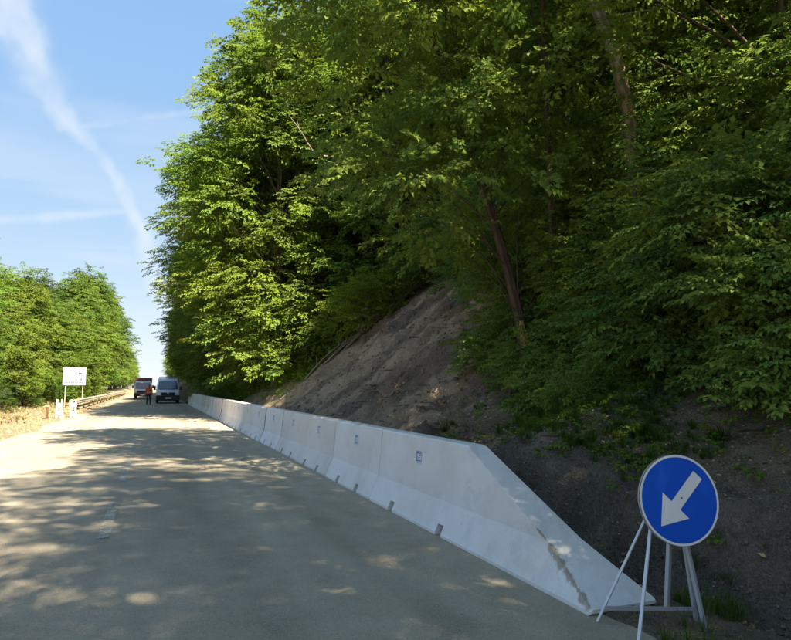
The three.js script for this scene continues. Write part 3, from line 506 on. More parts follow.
stuff(scatter(bladeTuft(5, 18, 0.22), M.grass, 420, 306, [2.95, 4.4, 2.2, 4.6], (x, t) => ss(0.5, 0.62, fbm(x * 2, t * 2, 141, 3)) * (x > 3 ? 1 : 0.4) * (x < 3.5 && t > 3.65 ? 0 : 1), [0.35, 1], q => tint.setRGB(0.7 + 0.5 * q, 0.8 + 0.3 * q, 0.7), 0.4), 'verge_grass', 'short grass tufts around the feet of the sign stand', 'grass');
stuff(scatter(bladeTuft(7, 22, 0.3), M.straw, 7000, 307, [-12, -4.6, 17, 60], (x, t) => ss(-5, -8.5, x) * 0.9 * ss(0.4, 0.55, fbm(x * 0.6, t * 0.6, 145, 3)) + ss(0.62, 0.7, fbm(x, t, 146, 3)) * 0.5, [0.3, 1.0], q => tint.setRGB(0.7 + 0.6 * q, 0.75 + 0.5 * q, 0.7 + 0.3 * q), 0.4), 'dry_grass', 'dry straw-coloured grass on the sandy verge', 'dry grass');
stuff(scatter(clod, M.stone, 3800, 308, [-9, -3.6, 15, 50], () => 0.8, [0.015, 0.07], q => tint.setRGB(1.1 + 0.7 * q, 1.0 + 0.6 * q, 0.75 + 0.4 * q), 3), 'verge_gravel', 'loose stones on the sandy verge', 'gravel');
stuff(scatter(SPRAY[2], M.coverMid, 5200, 309, [5.8, 12, 3.5, 16], (x, t) => (1 - slide(x, t)) * ss(6.2, 7.4, x), [0.25, 0.55], q => tint.setRGB(0.7 + 0.4 * q, 0.8 + 0.3 * q, 0.7), 1.6), 'ground_cover', 'low leafy ground cover under the shrubs', 'ground cover');
stuff(scatter(SPRAY[2], M.coverMid, 12000, 311, [4.3, 9, 3.2, 14], (x, t) => litterZone(x, t) * (ss(0.48, 0.6, fbm(x * 0.8, t * 0.8, 101, 4)) * 0.5 + ss(5.8, 6.8, x) * 0.6 + 0.16), [0.08, 0.34], q => tint.setRGB(0.7 + 0.5 * q, 0.8 + 0.3 * q, 0.7), 1.4), 'slope_weeds', 'small leafy weeds on the slope behind the sign', 'weeds');
stuff(scatter(SPRAY[2], M.coverMid, 5200, 310, [4.6, 12, 26, 60], (x, t) => (1 - slide(x, t)) * (1 - strip(x, t)), [0.4, 0.9], q => tint.setRGB(0.7 + 0.4 * q, 0.8 + 0.3 * q, 0.7), 1.6), 'ground_cover', 'low leafy ground cover under the forest beyond the landslide', 'ground cover');

// ---------------------------------------------------------------- concrete safety barrier
const HB = 0.98, WB = 0.61, XB = 2.9;
const barrierProfile = () => { const s = new THREE.Shape(), w = WB / 2; s.moveTo(-w, 0); s.lineTo(-w, 0.03); s.lineTo(-w + 0.012, 0.045); s.lineTo(-0.163, 0.335); s.lineTo(-0.105, HB - 0.02); s.lineTo(-0.085, HB); s.lineTo(0.085, HB); s.lineTo(0.105, HB - 0.02); s.lineTo(0.163, 0.335); s.lineTo(w - 0.012, 0.045); s.lineTo(w, 0.03); s.lineTo(w, 0); return s; };
const ev = new Evaluator(); ev.useGroups = false;
function metreUV(g, along = 0) {                            // uv in metres along and up the faces
  g = g.index ? g.toNonIndexed() : g; const p = g.attributes.position, uv = new Float32Array(p.count * 2);
  for (let i = 0; i < p.count; i++) { uv[2 * i] = p.getZ(i) + along; uv[2 * i + 1] = p.getY(i) + Math.abs(p.getX(i)) * 0.8; }
  g.setAttribute('uv', new THREE.BufferAttribute(uv, 2)); return g;
}
function barrierGeo(len, notches, slopeFrom) {
  let b = new Brush(new THREE.ExtrudeGeometry(barrierProfile(), { depth: len, bevelEnabled: true, bevelThickness: 0.022, bevelSize: 0.016, bevelOffset: -0.016, bevelSegments: 1 })); b.updateMatrixWorld();
  for (const z of notches) { const c = new Brush(new THREE.BoxGeometry(1, 0.24, 0.14)); c.position.set(0, -0.005, z); c.updateMatrixWorld(); b = ev.evaluate(b, c, SUBTRACTION); }
  if (slopeFrom) {                                          // the end unit is cut off by one slanting plane
    const a = Math.atan2(HB - 0.05, len - slopeFrom), c = new Brush(new THREE.BoxGeometry(2, 3, 8).translate(0, 1.5, 0)); c.rotation.x = a; c.position.set(0, (HB + 0.05) / 2, (slopeFrom + len) / 2); c.updateMatrixWorld(); b = ev.evaluate(b, c, SUBTRACTION);
  }
  const g = b.geometry.clone(); g.deleteAttribute('uv'); return toCreasedNormals(g.index ? g.toNonIndexed() : g, 0.3);
}
const markTexture = (() => {
  const c = document.createElement('canvas'); c.width = 96; c.height = 128; const x = c.getContext('2d');
  x.fillStyle = '#c3c6cd'; x.fillRect(0, 0, 96, 128); x.fillStyle = '#5b6780';
  x.fillRect(6, 6, 84, 26); x.fillRect(6, 92, 84, 12); x.fillStyle = '#707c95'; x.fillRect(6, 32, 22, 56); x.fillRect(6, 110, 60, 10); x.fillStyle = '#8f99ad'; x.fillRect(36, 44, 50, 10); x.fillRect(36, 62, 44, 10); x.fillRect(36, 78, 50, 8);
  x.fillStyle = '#c3c6cd'; x.fillRect(14, 14, 30, 6); x.fillRect(54, 18, 26, 5);
  const t = new THREE.CanvasTexture(c); t.colorSpace = THREE.SRGBColorSpace; return t;
})();
const markMat = new THREE.MeshStandardMaterial({ map: markTexture, roughness: 0.7 });
const markGeo = new THREE.PlaneGeometry(0.17, 0.16);
function addMark(o, z, y = 0.74) { const m = part(o, 'maker_mark', markGeo, markMat); m.userData.label = 'small blue-grey printed mark'; const xx = -(0.163 - 0.058 * (y - 0.335) / 0.625) - 0.004; m.position.set(xx, y, z); m.rotation.order = 'YXZ'; m.rotation.y = -Math.PI / 2; m.rotation.x = -Math.atan2(0.058, 0.625); }
{
  const L = 2.46, gap = 0.045, geos = [0, 1, 2].map(i => metreUV(barrierGeo(L - gap - 0.044, [0.72, 1.72]), i * 1.7));
  const gapSlabGeo = new THREE.ExtrudeGeometry(barrierProfile(), { depth: gap, bevelEnabled: false }).scale(0.93, 0.985, 1), gapShadeMat = new THREE.MeshStandardMaterial({ color: C3(0.09, 0.085, 0.08), roughness: 0.9 });  // dark slab added in each gap, standing for the seam's shade and dirt
  const R = rng(400), tones = [0.66, 0.68, 0.63, 0.6].map((v, i) => { const m = M.concrete.clone(); m.color.setRGB(v, v * (i === 3 ? 0.955 : 0.965), v * (i === 3 ? 0.89 : 0.915)); return m; });
  for (let i = 0; i < 20; i++) {
    const tFar = 8.5 + L * (i + 1);
    const o = thing('concrete_barrier', i === 0 ? 'white concrete barrier unit joined to the sloping end unit' : i === 19 ? 'white concrete barrier unit at the far end of the row, beside the van' : `white concrete barrier unit in the row, ${nth(i)} from the sloping end unit`, 'barrier', XB + WB / 2 + (R() - 0.5) * 0.035, 0.001, -tFar + gap / 2 + 0.022, 'concrete barrier units along the road');
    o.rotation.y = (R() - 0.5) * 0.012;
    part(o, 'body', geos[i % 3], tones[Math.floor(R() * 4)]);
    part(o, 'gap_shade_slab', gapSlabGeo, gapShadeMat).position.z = L - gap - 0.022;
    addMark(o, (L - gap) * 0.52);
  }
  // end unit; brown dirt is smeared over the lower edge of its slope
  const len = 8.5 - 3.72, from = 8.5 - 5.92, slope = (HB - 0.05) / (len - from);
  const edgeX = y => y > 0.335 ? 0.163 - 0.058 * (y - 0.335) / 0.625 : lerp(WB / 2 - 0.012, 0.163, (y - 0.045) / 0.29), zAt = y => from + (HB - y) / slope;
  let g = barrierGeo(len - 0.044, [0.8, 2.25], from); g = g.index ? g.toNonIndexed() : g;
  { const p = g.attributes.position, uv = new Float32Array(p.count * 2); for (let i = 0; i < p.count; i++) { uv[2 * i] = p.getZ(i) / 5; uv[2 * i + 1] = (p.getY(i) - 0.8 * p.getX(i) + 0.26) / 1.4; } g.setAttribute('uv', new THREE.BufferAttribute(uv, 2)); }
  const W = 2048, H = 512, d = new Uint8Array(W * H * 4), src = concreteGrain.image.data, edge = [];
  for (let y = 0.05; y < 0.43; y += 0.012) edge.push([zAt(y), y + 0.8 * edgeX(y) + 0.26, (y - 0.05) / 0.38]);
  for (let j = 0; j < H; j++) for (let i = 0; i < W; i++) {
    const u = (i + 0.5) / W * 5, v = (j + 0.5) / H * 1.4, q = ((Math.floor(v * 0.45 * 1024) & 1023) * 1024 + (Math.floor(u * 0.45 * 1024) & 1023)) * 4, o = (j * W + i) * 4;
    let best = 9, f = 0; if (u > 3) for (const [eu, evv, ff] of edge) { const dd = Math.hypot((u - eu) * (u < eu ? 0.75 : 1.6), (v - evv) * 1.2); if (dd < best) { best = dd; f = ff; } }
    const wid = 0.046 * (0.25 + Math.sin(Math.PI * Math.min(1, 0.12 + 0.88 * f))) , nz = fbm(u * 14, v * 14, 421, 4), st = ss(1.0, 0.55, best / wid + (nz - 0.5) * 2.2) * (0.75 + 0.25 * vnoise(u * 160, v * 160, 425));
    const scuff = u > from ? ss(0.54, 0.66, fbm(u * 6, v * 12, 431, 5)) * 0.07 : 0, m = 1 - scuff;
    d[o] = lerp(src[q] * 0.67 * m, 70, st); d[o + 1] = lerp(src[q + 1] * 0.645 * m, 58, st); d[o + 2] = lerp(src[q + 2] * 0.612 * m, 41, st); d[o + 3] = 255;
  }
  const endTex = new THREE.DataTexture(d, W, H); endTex.magFilter = THREE.LinearFilter; endTex.needsUpdate = true;
  const o = thing('barrier_end', 'white concrete barrier end unit sloping down to the arrow sign', 'barrier', XB + WB / 2, 0.001, -8.5 + 0.022);
  part(o, 'body', g, new THREE.MeshStandardMaterial({ map: endTex, roughness: 0.82 })); addMark(o, 8.5 - 7.15, 0.73);
  const mp = thing('marker_post', 'short white marker post at the far end of the barrier row', 'post', 3.05, 0, -58.9);
  part(mp, 'post', box(0.12, 0.95, 0.05, 0, 0.475, 0), new THREE.MeshStandardMaterial({ color: C3(0.75, 0.75, 0.72), roughness: 0.6 })); part(mp, 'black_band', box(0.124, 0.18, 0.054, 0, 0.78, 0), new THREE.MeshStandardMaterial({ color: C3(0.04, 0.04, 0.04), roughness: 0.6 }));
}

// ---------------------------------------------------------------- arrow sign on its folding stand
{
  const galv = new THREE.MeshStandardMaterial({ color: C3(0.34, 0.36, 0.38), roughness: 0.5, metalness: 0.5 });
  const lightGalv = new THREE.MeshStandardMaterial({ color: C3(0.55, 0.56, 0.57), roughness: 0.5, metalness: 0.3 });
  const blue = new THREE.MeshPhysicalMaterial({ color: C3(0.003, 0.085, 0.54), roughness: 0.55, specularIntensity: 0.5 });
  const white = new THREE.MeshStandardMaterial({ color: C3(0.74, 0.74, 0.74), roughness: 0.5 });
  const c = V(3.365, 0.83, -3.33);                          // centre of the disc
  const o = thing('arrow_sign', 'round blue road sign with white arrow pointing down left', 'road sign', c.x, 0, c.z);
  const stand = thing('sign_stand', 'grey metal folding stand that carries the round blue sign', 'sign stand', c.x, 0, c.z);
  const yaw = -10 * Math.PI / 180, tilt = -0.13, disc = new THREE.Group();
  o.rotation.y = yaw; const P = (x, y) => [x, y];
  const put = (name, geo, mat, label) => { geo.rotateX(tilt).translate(0, c.y, 0); const m = part(o, name, geo, mat); if (label) m.userData.label = label; return m; };
  put('back_plate', new THREE.CylinderGeometry(0.3, 0.3, 0.014, 72).rotateX(Math.PI / 2).translate(0, 0, -0.007), galv);
  put('white_rim', new THREE.RingGeometry(0.283, 0.298, 96).translate(0, 0, 0.003), white);
  put('blue_face', new THREE.CircleGeometry(0.2835, 96).translate(0, 0, 0.002), blue);
  // arrow: stem from the upper right, head at the lower left
  const a = new THREE.Shape([[0, -0.232], [0.125, -0.05], [0.041, -0.05], [0.041, 0.225], [-0.041, 0.225], [-0.041, -0.05], [-0.125, -0.05]].map(([x, y]) => new THREE.Vector2(x, y)));
  put('arrow', new THREE.ShapeGeometry(a).rotateZ(-Math.PI / 4).translate(0, 0, 0.005), white, 'white arrow pointing down left');
  put('bolt', new THREE.CylinderGeometry(0.006, 0.006, 0.004, 12).rotateX(Math.PI / 2).translate(0.012, 0.012, 0.008), new THREE.MeshStandardMaterial({ color: C3(0.05, 0.06, 0.05), roughness: 0.6 }));
  put('edge_band', new THREE.CylinderGeometry(0.303, 0.303, 0.013, 72, 1, true).rotateX(Math.PI / 2).translate(0, 0, -0.007), galv);
  // stand legs: angle irons from the feet to the head behind the disc
  const iron = (a, b, w, t) => { const d = b.clone().sub(a), L = d.length(), g = merge([box(w, t, L, w / 2, 0, L / 2, 0.001), box(t, w, L, 0, w / 2, L / 2, 0.001)]); const q = new THREE.Quaternion().setFromUnitVectors(V(0, 0, 1), d.normalize()); g.applyQuaternion(q).translate(a.x, a.y, a.z); return g; };
  const L = (x, y, z) => V(x - c.x, y, z - c.z);
  const top = (s, d) => V(0.97 * s - 0.242 * d, c.y + 0.03, 0.242 * s + 0.97 * d);
  part(stand, 'front_leg', iron(L(2.845, 0, -3.19), top(-0.1, -0.13), 0.018, 0.004), lightGalv);
  part(stand, 'front_leg', iron(L(3.405, 0, -3.2), top(0.05, -0.13), 0.022, 0.004), galv);
  part(stand, 'rear_leg', iron(L(2.885, 0, -3.62), top(-0.05, -0.17), 0.014, 0.004), lightGalv);
  part(stand, 'rear_leg', iron(L(3.475, 0, -3.34), top(0.08, -0.17), 0.02, 0.004), galv);
  part(stand, 'crossbar', iron(L(2.92, 0.085, -3.585), L(3.475, 0.085, -3.345), 0.028, 0.004), galv);
  part(stand, 'upright', iron(L(3.3, 0.09, -3.42), V(0.03, c.y + 0.0, -0.1), 0.026, 0.004), galv);
  part(stand, 'head_plate', box(0.26, 0.05, 0.006, 0, c.y + 0.02, -0.115, 0.002).rotateY(yaw), galv);
}

// ---------------------------------------------------------------- vehicles
const glassMat = new THREE.MeshPhysicalMaterial({ color: C3(0.035, 0.05, 0.075), roughness: 0.06, metalness: 0.0, clearcoat: 1, clearcoatRoughness: 0.03, specularIntensity: 1 });
const blackPlastic = new THREE.MeshStandardMaterial({ color: C3(0.018, 0.019, 0.022), roughness: 0.6 });
const tyreMat = new THREE.MeshStandardMaterial({ color: C3(0.02, 0.02, 0.02), roughness: 0.9 });
const rimMat = new THREE.MeshStandardMaterial({ color: C3(0.35, 0.35, 0.36), roughness: 0.4, metalness: 0.7 });
const lampMat = new THREE.MeshPhysicalMaterial({ color: C3(0.6, 0.62, 0.65), roughness: 0.15, clearcoat: 1 });
const plateMat = new THREE.MeshStandardMaterial({ color: C3(0.75, 0.75, 0.75), roughness: 0.5 });
function sideExtrude(pts, width, bevel, taper) {             // side outline (z forward, y up) extruded across the width, narrowing upwards
  const s = new THREE.Shape(pts.map(([z, y]) => new THREE.Vector2(z, y)));
  let g = new THREE.ExtrudeGeometry(s, { depth: width - 2 * bevel, bevelEnabled: true, bevelSize: bevel, bevelThickness: bevel, bevelOffset: -bevel, bevelSegments: 3 });
  g.translate(0, 0, -(width - 2 * bevel) / 2).rotateY(-Math.PI / 2); g.deleteAttribute('uv');
  const p = g.attributes.position; for (let i = 0; i < p.count; i++) p.setX(i, p.getX(i) * taper(p.getY(i)));
  return toCreasedNormals(g, 0.6);
}
function quad(a, b, c, d) { const g = new THREE.BufferGeometry(); g.setAttribute('position', new THREE.Float32BufferAttribute([...a, ...b, ...c, ...a, ...c, ...d], 3)); g.computeVertexNormals(); return g; }
function wheel(o, x, z, r, w) { const t = part(o, 'wheel', new THREE.TorusGeometry(r * 0.74, r * 0.26, 10, 28).scale(1, 1, w / (r * 0.52)).rotateY(Math.PI / 2).translate(x, r, z), tyreMat); part(t, 'rim', new THREE.CylinderGeometry(r * 0.62, r * 0.62, w * 0.8, 20).rotateZ(Math.PI / 2).translate(x, r, z), rimMat); }
{
  const paint = new THREE.MeshPhysicalMaterial({ color: C3(0.56, 0.59, 0.66), roughness: 0.35, clearcoat: 0.8, clearcoatRoughness: 0.08 });
  const o = thing('delivery_van', 'white panel van with black bumper facing the camera beside the barrier end', 'van', 1.3, 0, -63.5);
  const tp = y => 1 - 0.15 * ss(1.05, 2.35, y);
  part(o, 'body', sideExtrude([[2.42, 0.32], [2.5, 0.5], [2.5, 0.86], [2.42, 1.06], [1.86, 1.26], [1.12, 2.1], [0.86, 2.26], [0.3, 2.34], [-2.4, 2.34], [-2.5, 2.2], [-2.52, 0.4], [-2.4, 0.32]], 2.04, 0.08, tp), paint);
  const ws = (y, k) => [k * (0.93 * tp(y)), y], zf = y => lerp(1.86, 1.12, (y - 1.26) / 0.84) + 0.05;
  const lo = 1.31, hi = 2.08; part(o, 'windscreen', quad([-0.9 * tp(lo), lo, zf(lo)], [0.9 * tp(lo), lo, zf(lo)], [0.88 * tp(hi), hi, zf(hi)], [-0.88 * tp(hi), hi, zf(hi)]), glassMat);
  for (const s of [-1, 1]) { const a = 1.03, f = y => s * (a * tp(y) - 0.0); part(o, 'side_window', quad([f(1.3), 1.3, 1.5], [f(1.3), 1.3, 0.45], [f(1.95), 1.95, 0.5], [f(1.95), 1.95, 1.05]), glassMat); const m = part(o, 'wing_mirror', box(0.2, 0.38, 0.14, s * 1.16, 1.42, 1.55, 0.05), blackPlastic); part(m, 'mirror_arm', box(0.16, 0.06, 0.08, s * 1.02, 1.3, 1.55, 0.02), blackPlastic);
    const h = part(o, 'headlight', new RoundedBoxGeometry(0.3, 0.28, 0.1, 3, 0.05).translate(s * 0.82, 0.98, 2.42), lampMat); part(o, 'wiper', box(0.55, 0.02, 0.02, s * 0.4 - 0.1, 1.33, 1.9, 0.005), blackPlastic); wheel(o, s * 0.9, 1.6, 0.34, 0.22); wheel(o, s * 0.9, -1.55, 0.34, 0.22); }
  part(o, 'bumper', box(2.06, 0.5, 0.2, 0, 0.5, 2.48, 0.07), blackPlastic); part(o, 'grille', box(1.2, 0.26, 0.06, 0, 0.88, 2.5, 0.03), blackPlastic);
  part(o, 'badge', new THREE.CylinderGeometry(0.09, 0.09, 0.02, 20).rotateX(Math.PI / 2).translate(0, 0.93, 2.54), rimMat); part(o, 'number_plate', box(0.5, 0.12, 0.02, 0.05, 0.5, 2.59, 0.004), plateMat);
  const rk = part(o, 'roof_rack', merge([box(1.5, 0.04, 0.05, 0, 2.46, 0.3), box(1.5, 0.04, 0.05, 0, 2.46, -1.2), box(0.04, 0.04, 2.2, -0.74, 2.46, -0.5), box(0.04, 0.04, 2.2, 0.74, 2.46, -0.5), box(0.03, 0.14, 0.03, -0.74, 2.4, 0.3), box(0.03, 0.14, 0.03, 0.74, 2.4, 0.3), box(0.03, 0.14, 0.03, -0.74, 2.4, -1.2), box(0.03, 0.14, 0.03, 0.74, 2.4, -1.2)]), rimMat);
}
{
  const paint = new THREE.MeshPhysicalMaterial({ color: C3(0.62, 0.6, 0.58), roughness: 0.4, clearcoat: 0.6, clearcoatRoughness: 0.1 }), red = new THREE.MeshStandardMaterial({ color: C3(0.26, 0.13, 0.11), roughness: 0.8 });
  const o = thing('tipper_truck', 'white light truck with red tipper headboard standing on the road behind the worker', 'truck', -1.15, 0, -84);
  const tp = y => 1 - 0.1 * ss(1.1, 2.2, y);
  part(o, 'cab', sideExtrude([[2.3, 0.4], [2.38, 0.6], [2.36, 1.05], [1.85, 1.25], [1.25, 2.05], [1.05, 2.18], [0.1, 2.2], [0.02, 2.1], [0, 0.5], [0.1, 0.4]], 1.98, 0.07, tp), paint);
  const zf = y => lerp(1.85, 1.25, (y - 1.25) / 0.8) + 0.05, wsm = new THREE.MeshPhysicalMaterial({ color: C3(0.2, 0.13, 0.12), roughness: 0.12, clearcoat: 1, clearcoatRoughness: 0.05 });  // brown in the windscreen colour stands for what the glass reflects
  part(o, 'windscreen', quad([-0.86, 1.3, zf(1.3)], [0.86, 1.3, zf(1.3)], [0.8, 2.02, zf(2.02)], [-0.8, 2.02, zf(2.02)]), wsm);
  part(o, 'bumper', box(2.0, 0.4, 0.2, 0, 0.55, 2.34, 0.06), blackPlastic); part(o, 'grille', box(1.3, 0.24, 0.06, 0, 0.9, 2.38, 0.03), blackPlastic); part(o, 'number_plate', box(0.52, 0.14, 0.02, 0, 0.52, 2.455, 0.004), plateMat);
  const bed = part(o, 'tipper_body', merge([box(2.15, 0.08, 3.2, 0, 0.9, -1.75), box(0.05, 0.5, 3.2, -1.05, 1.18, -1.75), box(0.05, 0.5, 3.2, 1.05, 1.18, -1.75), box(2.15, 0.5, 0.05, 0, 1.18, -3.35)]), paint);
  part(bed, 'headboard', merge([box(2.1, 0.06, 0.06, 0, 2.6, -0.2), box(0.07, 1.7, 0.06, -1.0, 1.78, -0.2), box(0.07, 1.7, 0.06, 1.0, 1.78, -0.2), box(2.0, 0.6, 0.04, 0, 2.3, -0.2), box(0.07, 1.7, 0.05, 0, 1.78, -0.22)]), red);
  part(o, 'chassis', box(0.8, 0.25, 5.2, 0, 0.62, -0.6), blackPlastic);
  for (const s of [-1, 1]) { part(o, 'headlight', new RoundedBoxGeometry(0.3, 0.22, 0.1, 3, 0.05).translate(s * 0.8, 0.95, 2.34), lampMat); part(o, 'wing_mirror', box(0.18, 0.36, 0.12, s * 1.14, 1.5, 1.6, 0.04), blackPlastic); wheel(o, s * 0.85, 1.5, 0.36, 0.22); wheel(o, s * 0.85, -2.0, 0.36, 0.3); }
}

// ---------------------------------------------------------------- person
{
  const o = thing('person', 'person in an orange jacket and dark trousers standing beside the van', 'person', -0.32, 0, -58.5);
  const J = { head: V(0, 1.6, 0.01), neck: V(0, 1.45, 0), chest: V(0, 1.28, 0), waist: V(0, 1.05, 0), hip: V(0, 0.92, 0) };
  const caps = [[J.head.clone().add(V(0, 0.05, -0.01)), J.head.clone().add(V(0, -0.06, 0.015)), 0.095, 0.075], [V(0, 1.52, 0), V(0, 1.42, 0), 0.055, 0.06], [V(-0.13, 1.38, 0), V(0.13, 1.38, 0), 0.095, 0.095], [J.chest, J.waist, 0.15, 0.13], [V(-0.06, 1.25, 0), V(-0.05, 1.0, 0), 0.13, 0.125], [V(0.06, 1.25, 0), V(0.05, 1.0, 0), 0.13, 0.125], [V(-0.07, 0.95, 0), V(0.07, 0.95, 0), 0.13, 0.13], [V(0, 1.59, 0.1), V(0, 1.57, 0.115), 0.018, 0.02]];
  for (const s of [-1, 1]) caps.push([V(s * 0.1, 0.9, 0), V(s * 0.12, 0.5, 0.02), 0.1, 0.07], [V(s * 0.12, 0.5, 0.02), V(s * 0.13, 0.09, -0.01), 0.068, 0.05], [V(s * 0.13, 0.05, -0.05), V(s * 0.14, 0.04, 0.14), 0.05, 0.04], [V(s * 0.2, 1.4, 0), V(s * 0.27, 1.13, -0.02), 0.07, 0.055], [V(s * 0.27, 1.13, -0.02), V(s * 0.25, 0.88, 0.08), 0.052, 0.04], [V(s * 0.25, 0.86, 0.09), V(s * 0.245, 0.79, 0.1), 0.036, 0.034], [V(s * 0.1, 1.6, 0), V(s * 0.1, 1.57, 0), 0.015, 0.014]);
  const sd = (p, a, b, ra, rb) => { const ab = b.clone().sub(a), t = Math.min(1, Math.max(0, p.clone().sub(a).dot(ab) / ab.lengthSq())); return p.distanceTo(a.clone().addScaledVector(ab, t)) - lerp(ra, rb, t); };
  const N = 84, mc = new MarchingCubes(N, new THREE.MeshBasicMaterial(), false, false, 120000); mc.isolation = 0; const S = 0.95;
  const p = V();
  for (let k = 0; k < N; k++) for (let j = 0; j < N; j++) for (let i = 0; i < N; i++) {
    p.set(((i - N / 2) / (N / 2)) * S, ((j - N / 2) / (N / 2)) * S + 0.88, ((k - N / 2) / (N / 2)) * S);
    if (Math.abs(p.x) > 0.4 || Math.abs(p.z) > 0.3) { mc.field[i + j * N + k * N * N] = -1; continue; }
    let d = 9; for (const [a, b, ra, rb] of caps) { const e = sd(p, a, b, ra, rb), h = Math.max(0, 0.035 - Math.abs(d - e)) / 0.035; d = Math.min(d, e) - h * h * 0.035 * 0.25; }
    mc.field[i + j * N + k * N * N] = -d;
  }
  mc.update();
  const n = mc.count, g = new THREE.BufferGeometry(); g.setAttribute('position', new THREE.BufferAttribute(mc.positionArray.slice(0, n * 3), 3)); g.scale(S, S, S).translate(0, 0.88, 0);
  const fing = [];
  for (const s of [-1, 1]) { [[-0.022, 0.075], [-0.008, 0.085], [0.007, 0.08], [0.021, 0.065]].forEach(([dz, l]) => fing.push(tube([V(s * 0.245, 0.785, 0.1 + dz), V(s * 0.243, 0.785 - l * 0.55, 0.105 + dz), V(s * 0.232, 0.785 - l, 0.112 + dz)], [0.009, 0.0085, 0.006], 6))); fing.push(tube([V(s * 0.24, 0.84, 0.115), V(s * 0.232, 0.805, 0.145), V(s * 0.228, 0.775, 0.155)], [0.01, 0.009, 0.007], 6)); }
  const fg = mergeGeometries(fing).toNonIndexed(); fg.deleteAttribute('uv'); fg.deleteAttribute('normal');
  const all = mergeGeometries([g, fg]); all.computeVertexNormals(); const body = toCreasedNormals(mergeVertices(all, 1e-4), 1.0);
  const q = body.attributes.position, col = new Float32Array(q.count * 3);
  for (let i = 0; i < q.count; i++) { const y = q.getY(i), x = Math.abs(q.getX(i)); let c = [0.4, 0.23, 0.16]; if (y > 0.9 && y < 1.47) c = [0.55, 0.11, 0.03]; if (y <= 0.92 && x < 0.215) c = [0.03, 0.032, 0.045]; if (y < 0.09) c = [0.02, 0.018, 0.016]; if ((y > 1.04 && y < 1.09) && x < 0.22) c = [0.6, 0.6, 0.55]; if (y > 1.6 && (q.getZ(i) < 0.05 || y > 1.67)) c = [0.03, 0.022, 0.018]; col.set(c, i * 3); }
  body.setAttribute('color', new THREE.BufferAttribute(col, 3));
  part(o, 'body', body, new THREE.MeshStandardMaterial({ vertexColors: true, roughness: 0.85 }));
  for (const s of [-1, 1]) part(o, 'eye', new THREE.SphereGeometry(0.012, 8, 6).translate(s * 0.034, 1.6, 0.095), blackPlastic);
}

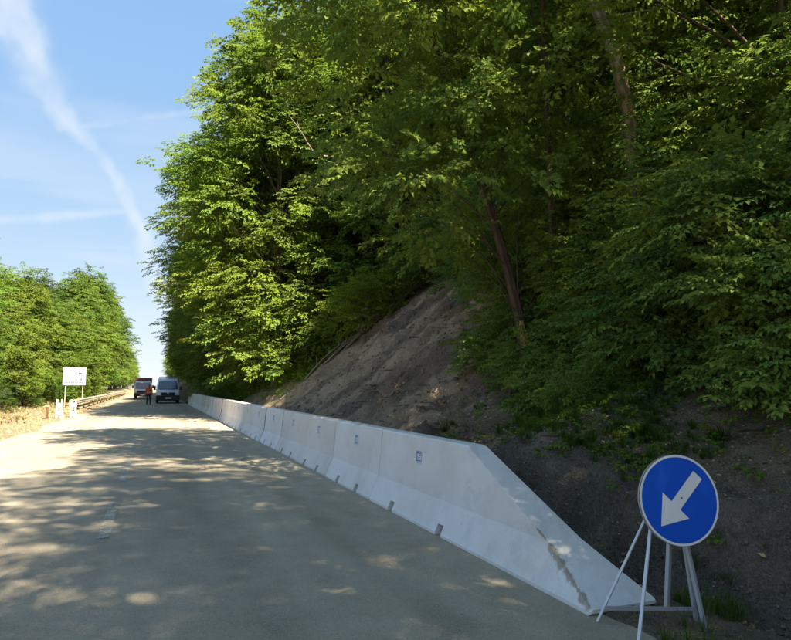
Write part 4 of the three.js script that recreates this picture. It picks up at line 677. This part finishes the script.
// ---------------------------------------------------------------- verge furniture across the road
{
  const wood = new THREE.MeshStandardMaterial({ color: C3(0.5, 0.4, 0.25), roughness: 0.85, map: barkGrain }), steel = new THREE.MeshStandardMaterial({ color: C3(0.5, 0.47, 0.4), roughness: 0.5, metalness: 0.4 });
  const o = thing('guardrail', 'tan roadside guardrail with posts on the sandy verge', 'guardrail', -4.55, 0, -42);
  const prof = new THREE.Shape(); prof.moveTo(0, -0.15); prof.lineTo(0.05, -0.09); prof.lineTo(0.05, -0.05); prof.lineTo(0, 0); prof.lineTo(0.05, 0.05); prof.lineTo(0.05, 0.09); prof.lineTo(0, 0.15); prof.lineTo(-0.012, 0.15); prof.lineTo(0.035, 0.09); prof.lineTo(0.035, 0.05); prof.lineTo(-0.014, 0); prof.lineTo(0.035, -0.05); prof.lineTo(0.035, -0.09); prof.lineTo(-0.012, -0.15);
  const beam = new THREE.ExtrudeGeometry(prof, { depth: 3.98, bevelEnabled: false }).rotateY(Math.PI).translate(0, 0, 0), pg = box(0.1, 0.8, 0.12, 0, 0.36, 0);
  for (let i = 0; i < 20; i++) { const b = part(o, 'rail_beam', beam, steel); b.rotation.y = 0; b.position.set(0.1, 0.62, -4 * i); b.scale.x = -1; const b2 = part(o, 'timber_rail', box(0.08, 0.14, 3.96, 0, 0, 0, 0.02), wood); b2.position.set(0.02, 0.28, -4 * i - 2); const p = part(o, 'post', pg, wood); p.position.set(-0.06, 0, -4 * i - 0.1); }
  const wp = new THREE.MeshStandardMaterial({ color: C3(0.8, 0.8, 0.77), roughness: 0.55 });
  for (const [x, t, a, l] of [[-4.2, 34.2, 0.2, 'white trestle barrier on the sandy verge, beside its twin, by the guardrail end'], [-3.75, 35.8, -0.15, 'white trestle barrier on the sandy verge, next to the guardrail']]) {
    const q = thing('trestle_barrier', 'white trestle barrier standing on the sandy verge before the guardrail', 'barrier', x, ground(x, t), -t, 'white trestle barriers before the guardrail'); q.rotation.y = a; q.scale.setScalar(0.86);
    for (const s of [-1, 1]) part(q, 'leg', box(0.08, 1.1, 0.05, s * 0.12, 0.53, 0, 0.01), wp);
    part(q, 'board', box(0.36, 0.2, 0.03, 0, 0.74, 0.045, 0.008), wp); part(q, 'board', box(0.36, 0.16, 0.03, 0, 0.32, 0.045, 0.008), wp);
    for (const s of [-1, 1]) part(q, 'brace', box(0.05, 1.0, 0.04, s * 0.12, 0.46, -0.2, 0.008).rotateX(0.22), wp);
  }
  const st = thing('timber_stake', 'short brown timber stake in the sandy verge beside the white trestles', 'stake', -4.75, ground(-4.75, 34.5), -34.5); part(st, 'stake', box(0.1, 0.6, 0.1, 0, 0.28, 0, 0.02), new THREE.MeshStandardMaterial({ color: C3(0.16, 0.09, 0.05), roughness: 0.9, map: barkGrain })); part(st, 'stake_cap', box(0.2, 0.08, 0.16, 0, 0.6, 0, 0.02), wood);
  // site board
  const cv = document.createElement('canvas'); cv.width = 512; cv.height = 384; const c = cv.getContext('2d');
  c.fillStyle = '#f4f5f8'; c.fillRect(0, 0, 512, 384); c.fillStyle = '#8f95a8'; for (let i = 0; i < 7; i++) c.fillRect(60, 66 + i * 30, 200 + 60 * Math.sin(i * 2.1), 9);
  c.fillStyle = '#777a8c'; c.fillRect(60, 22, 330, 20); c.fillStyle = '#4a4d5e'; c.fillRect(346, 108, 84, 54); c.fillStyle = '#6d7188'; c.fillRect(366, 226, 76, 70); c.fillStyle = '#5c6074'; for (let i = 0; i < 9; i++) c.fillRect(30 + i * 50, 310, 38 + 8 * Math.sin(i * 3), 46);
  const tx = new THREE.CanvasTexture(cv); tx.colorSpace = THREE.SRGBColorSpace;
  const b = thing('site_board', 'white construction site board on two posts before the verge trees', 'sign board', -5.5, ground(-5.5, 52), -52); b.rotation.y = -0.2;
  part(b, 'panel', box(1.58, 1.3, 0.04, 0, 2.3, 0, 0.005), plateMat); const face = part(b, 'print', new THREE.PlaneGeometry(1.55, 1.27).translate(0, 2.3, 0.024), new THREE.MeshStandardMaterial({ map: tx, roughness: 0.5 }));
  for (const s of [-1, 1]) part(b, 'post', new THREE.CylinderGeometry(0.035, 0.035, 3.2, 10).translate(s * 0.6, 1.4, -0.06), steel);
}
renderer.render(scene, camera);
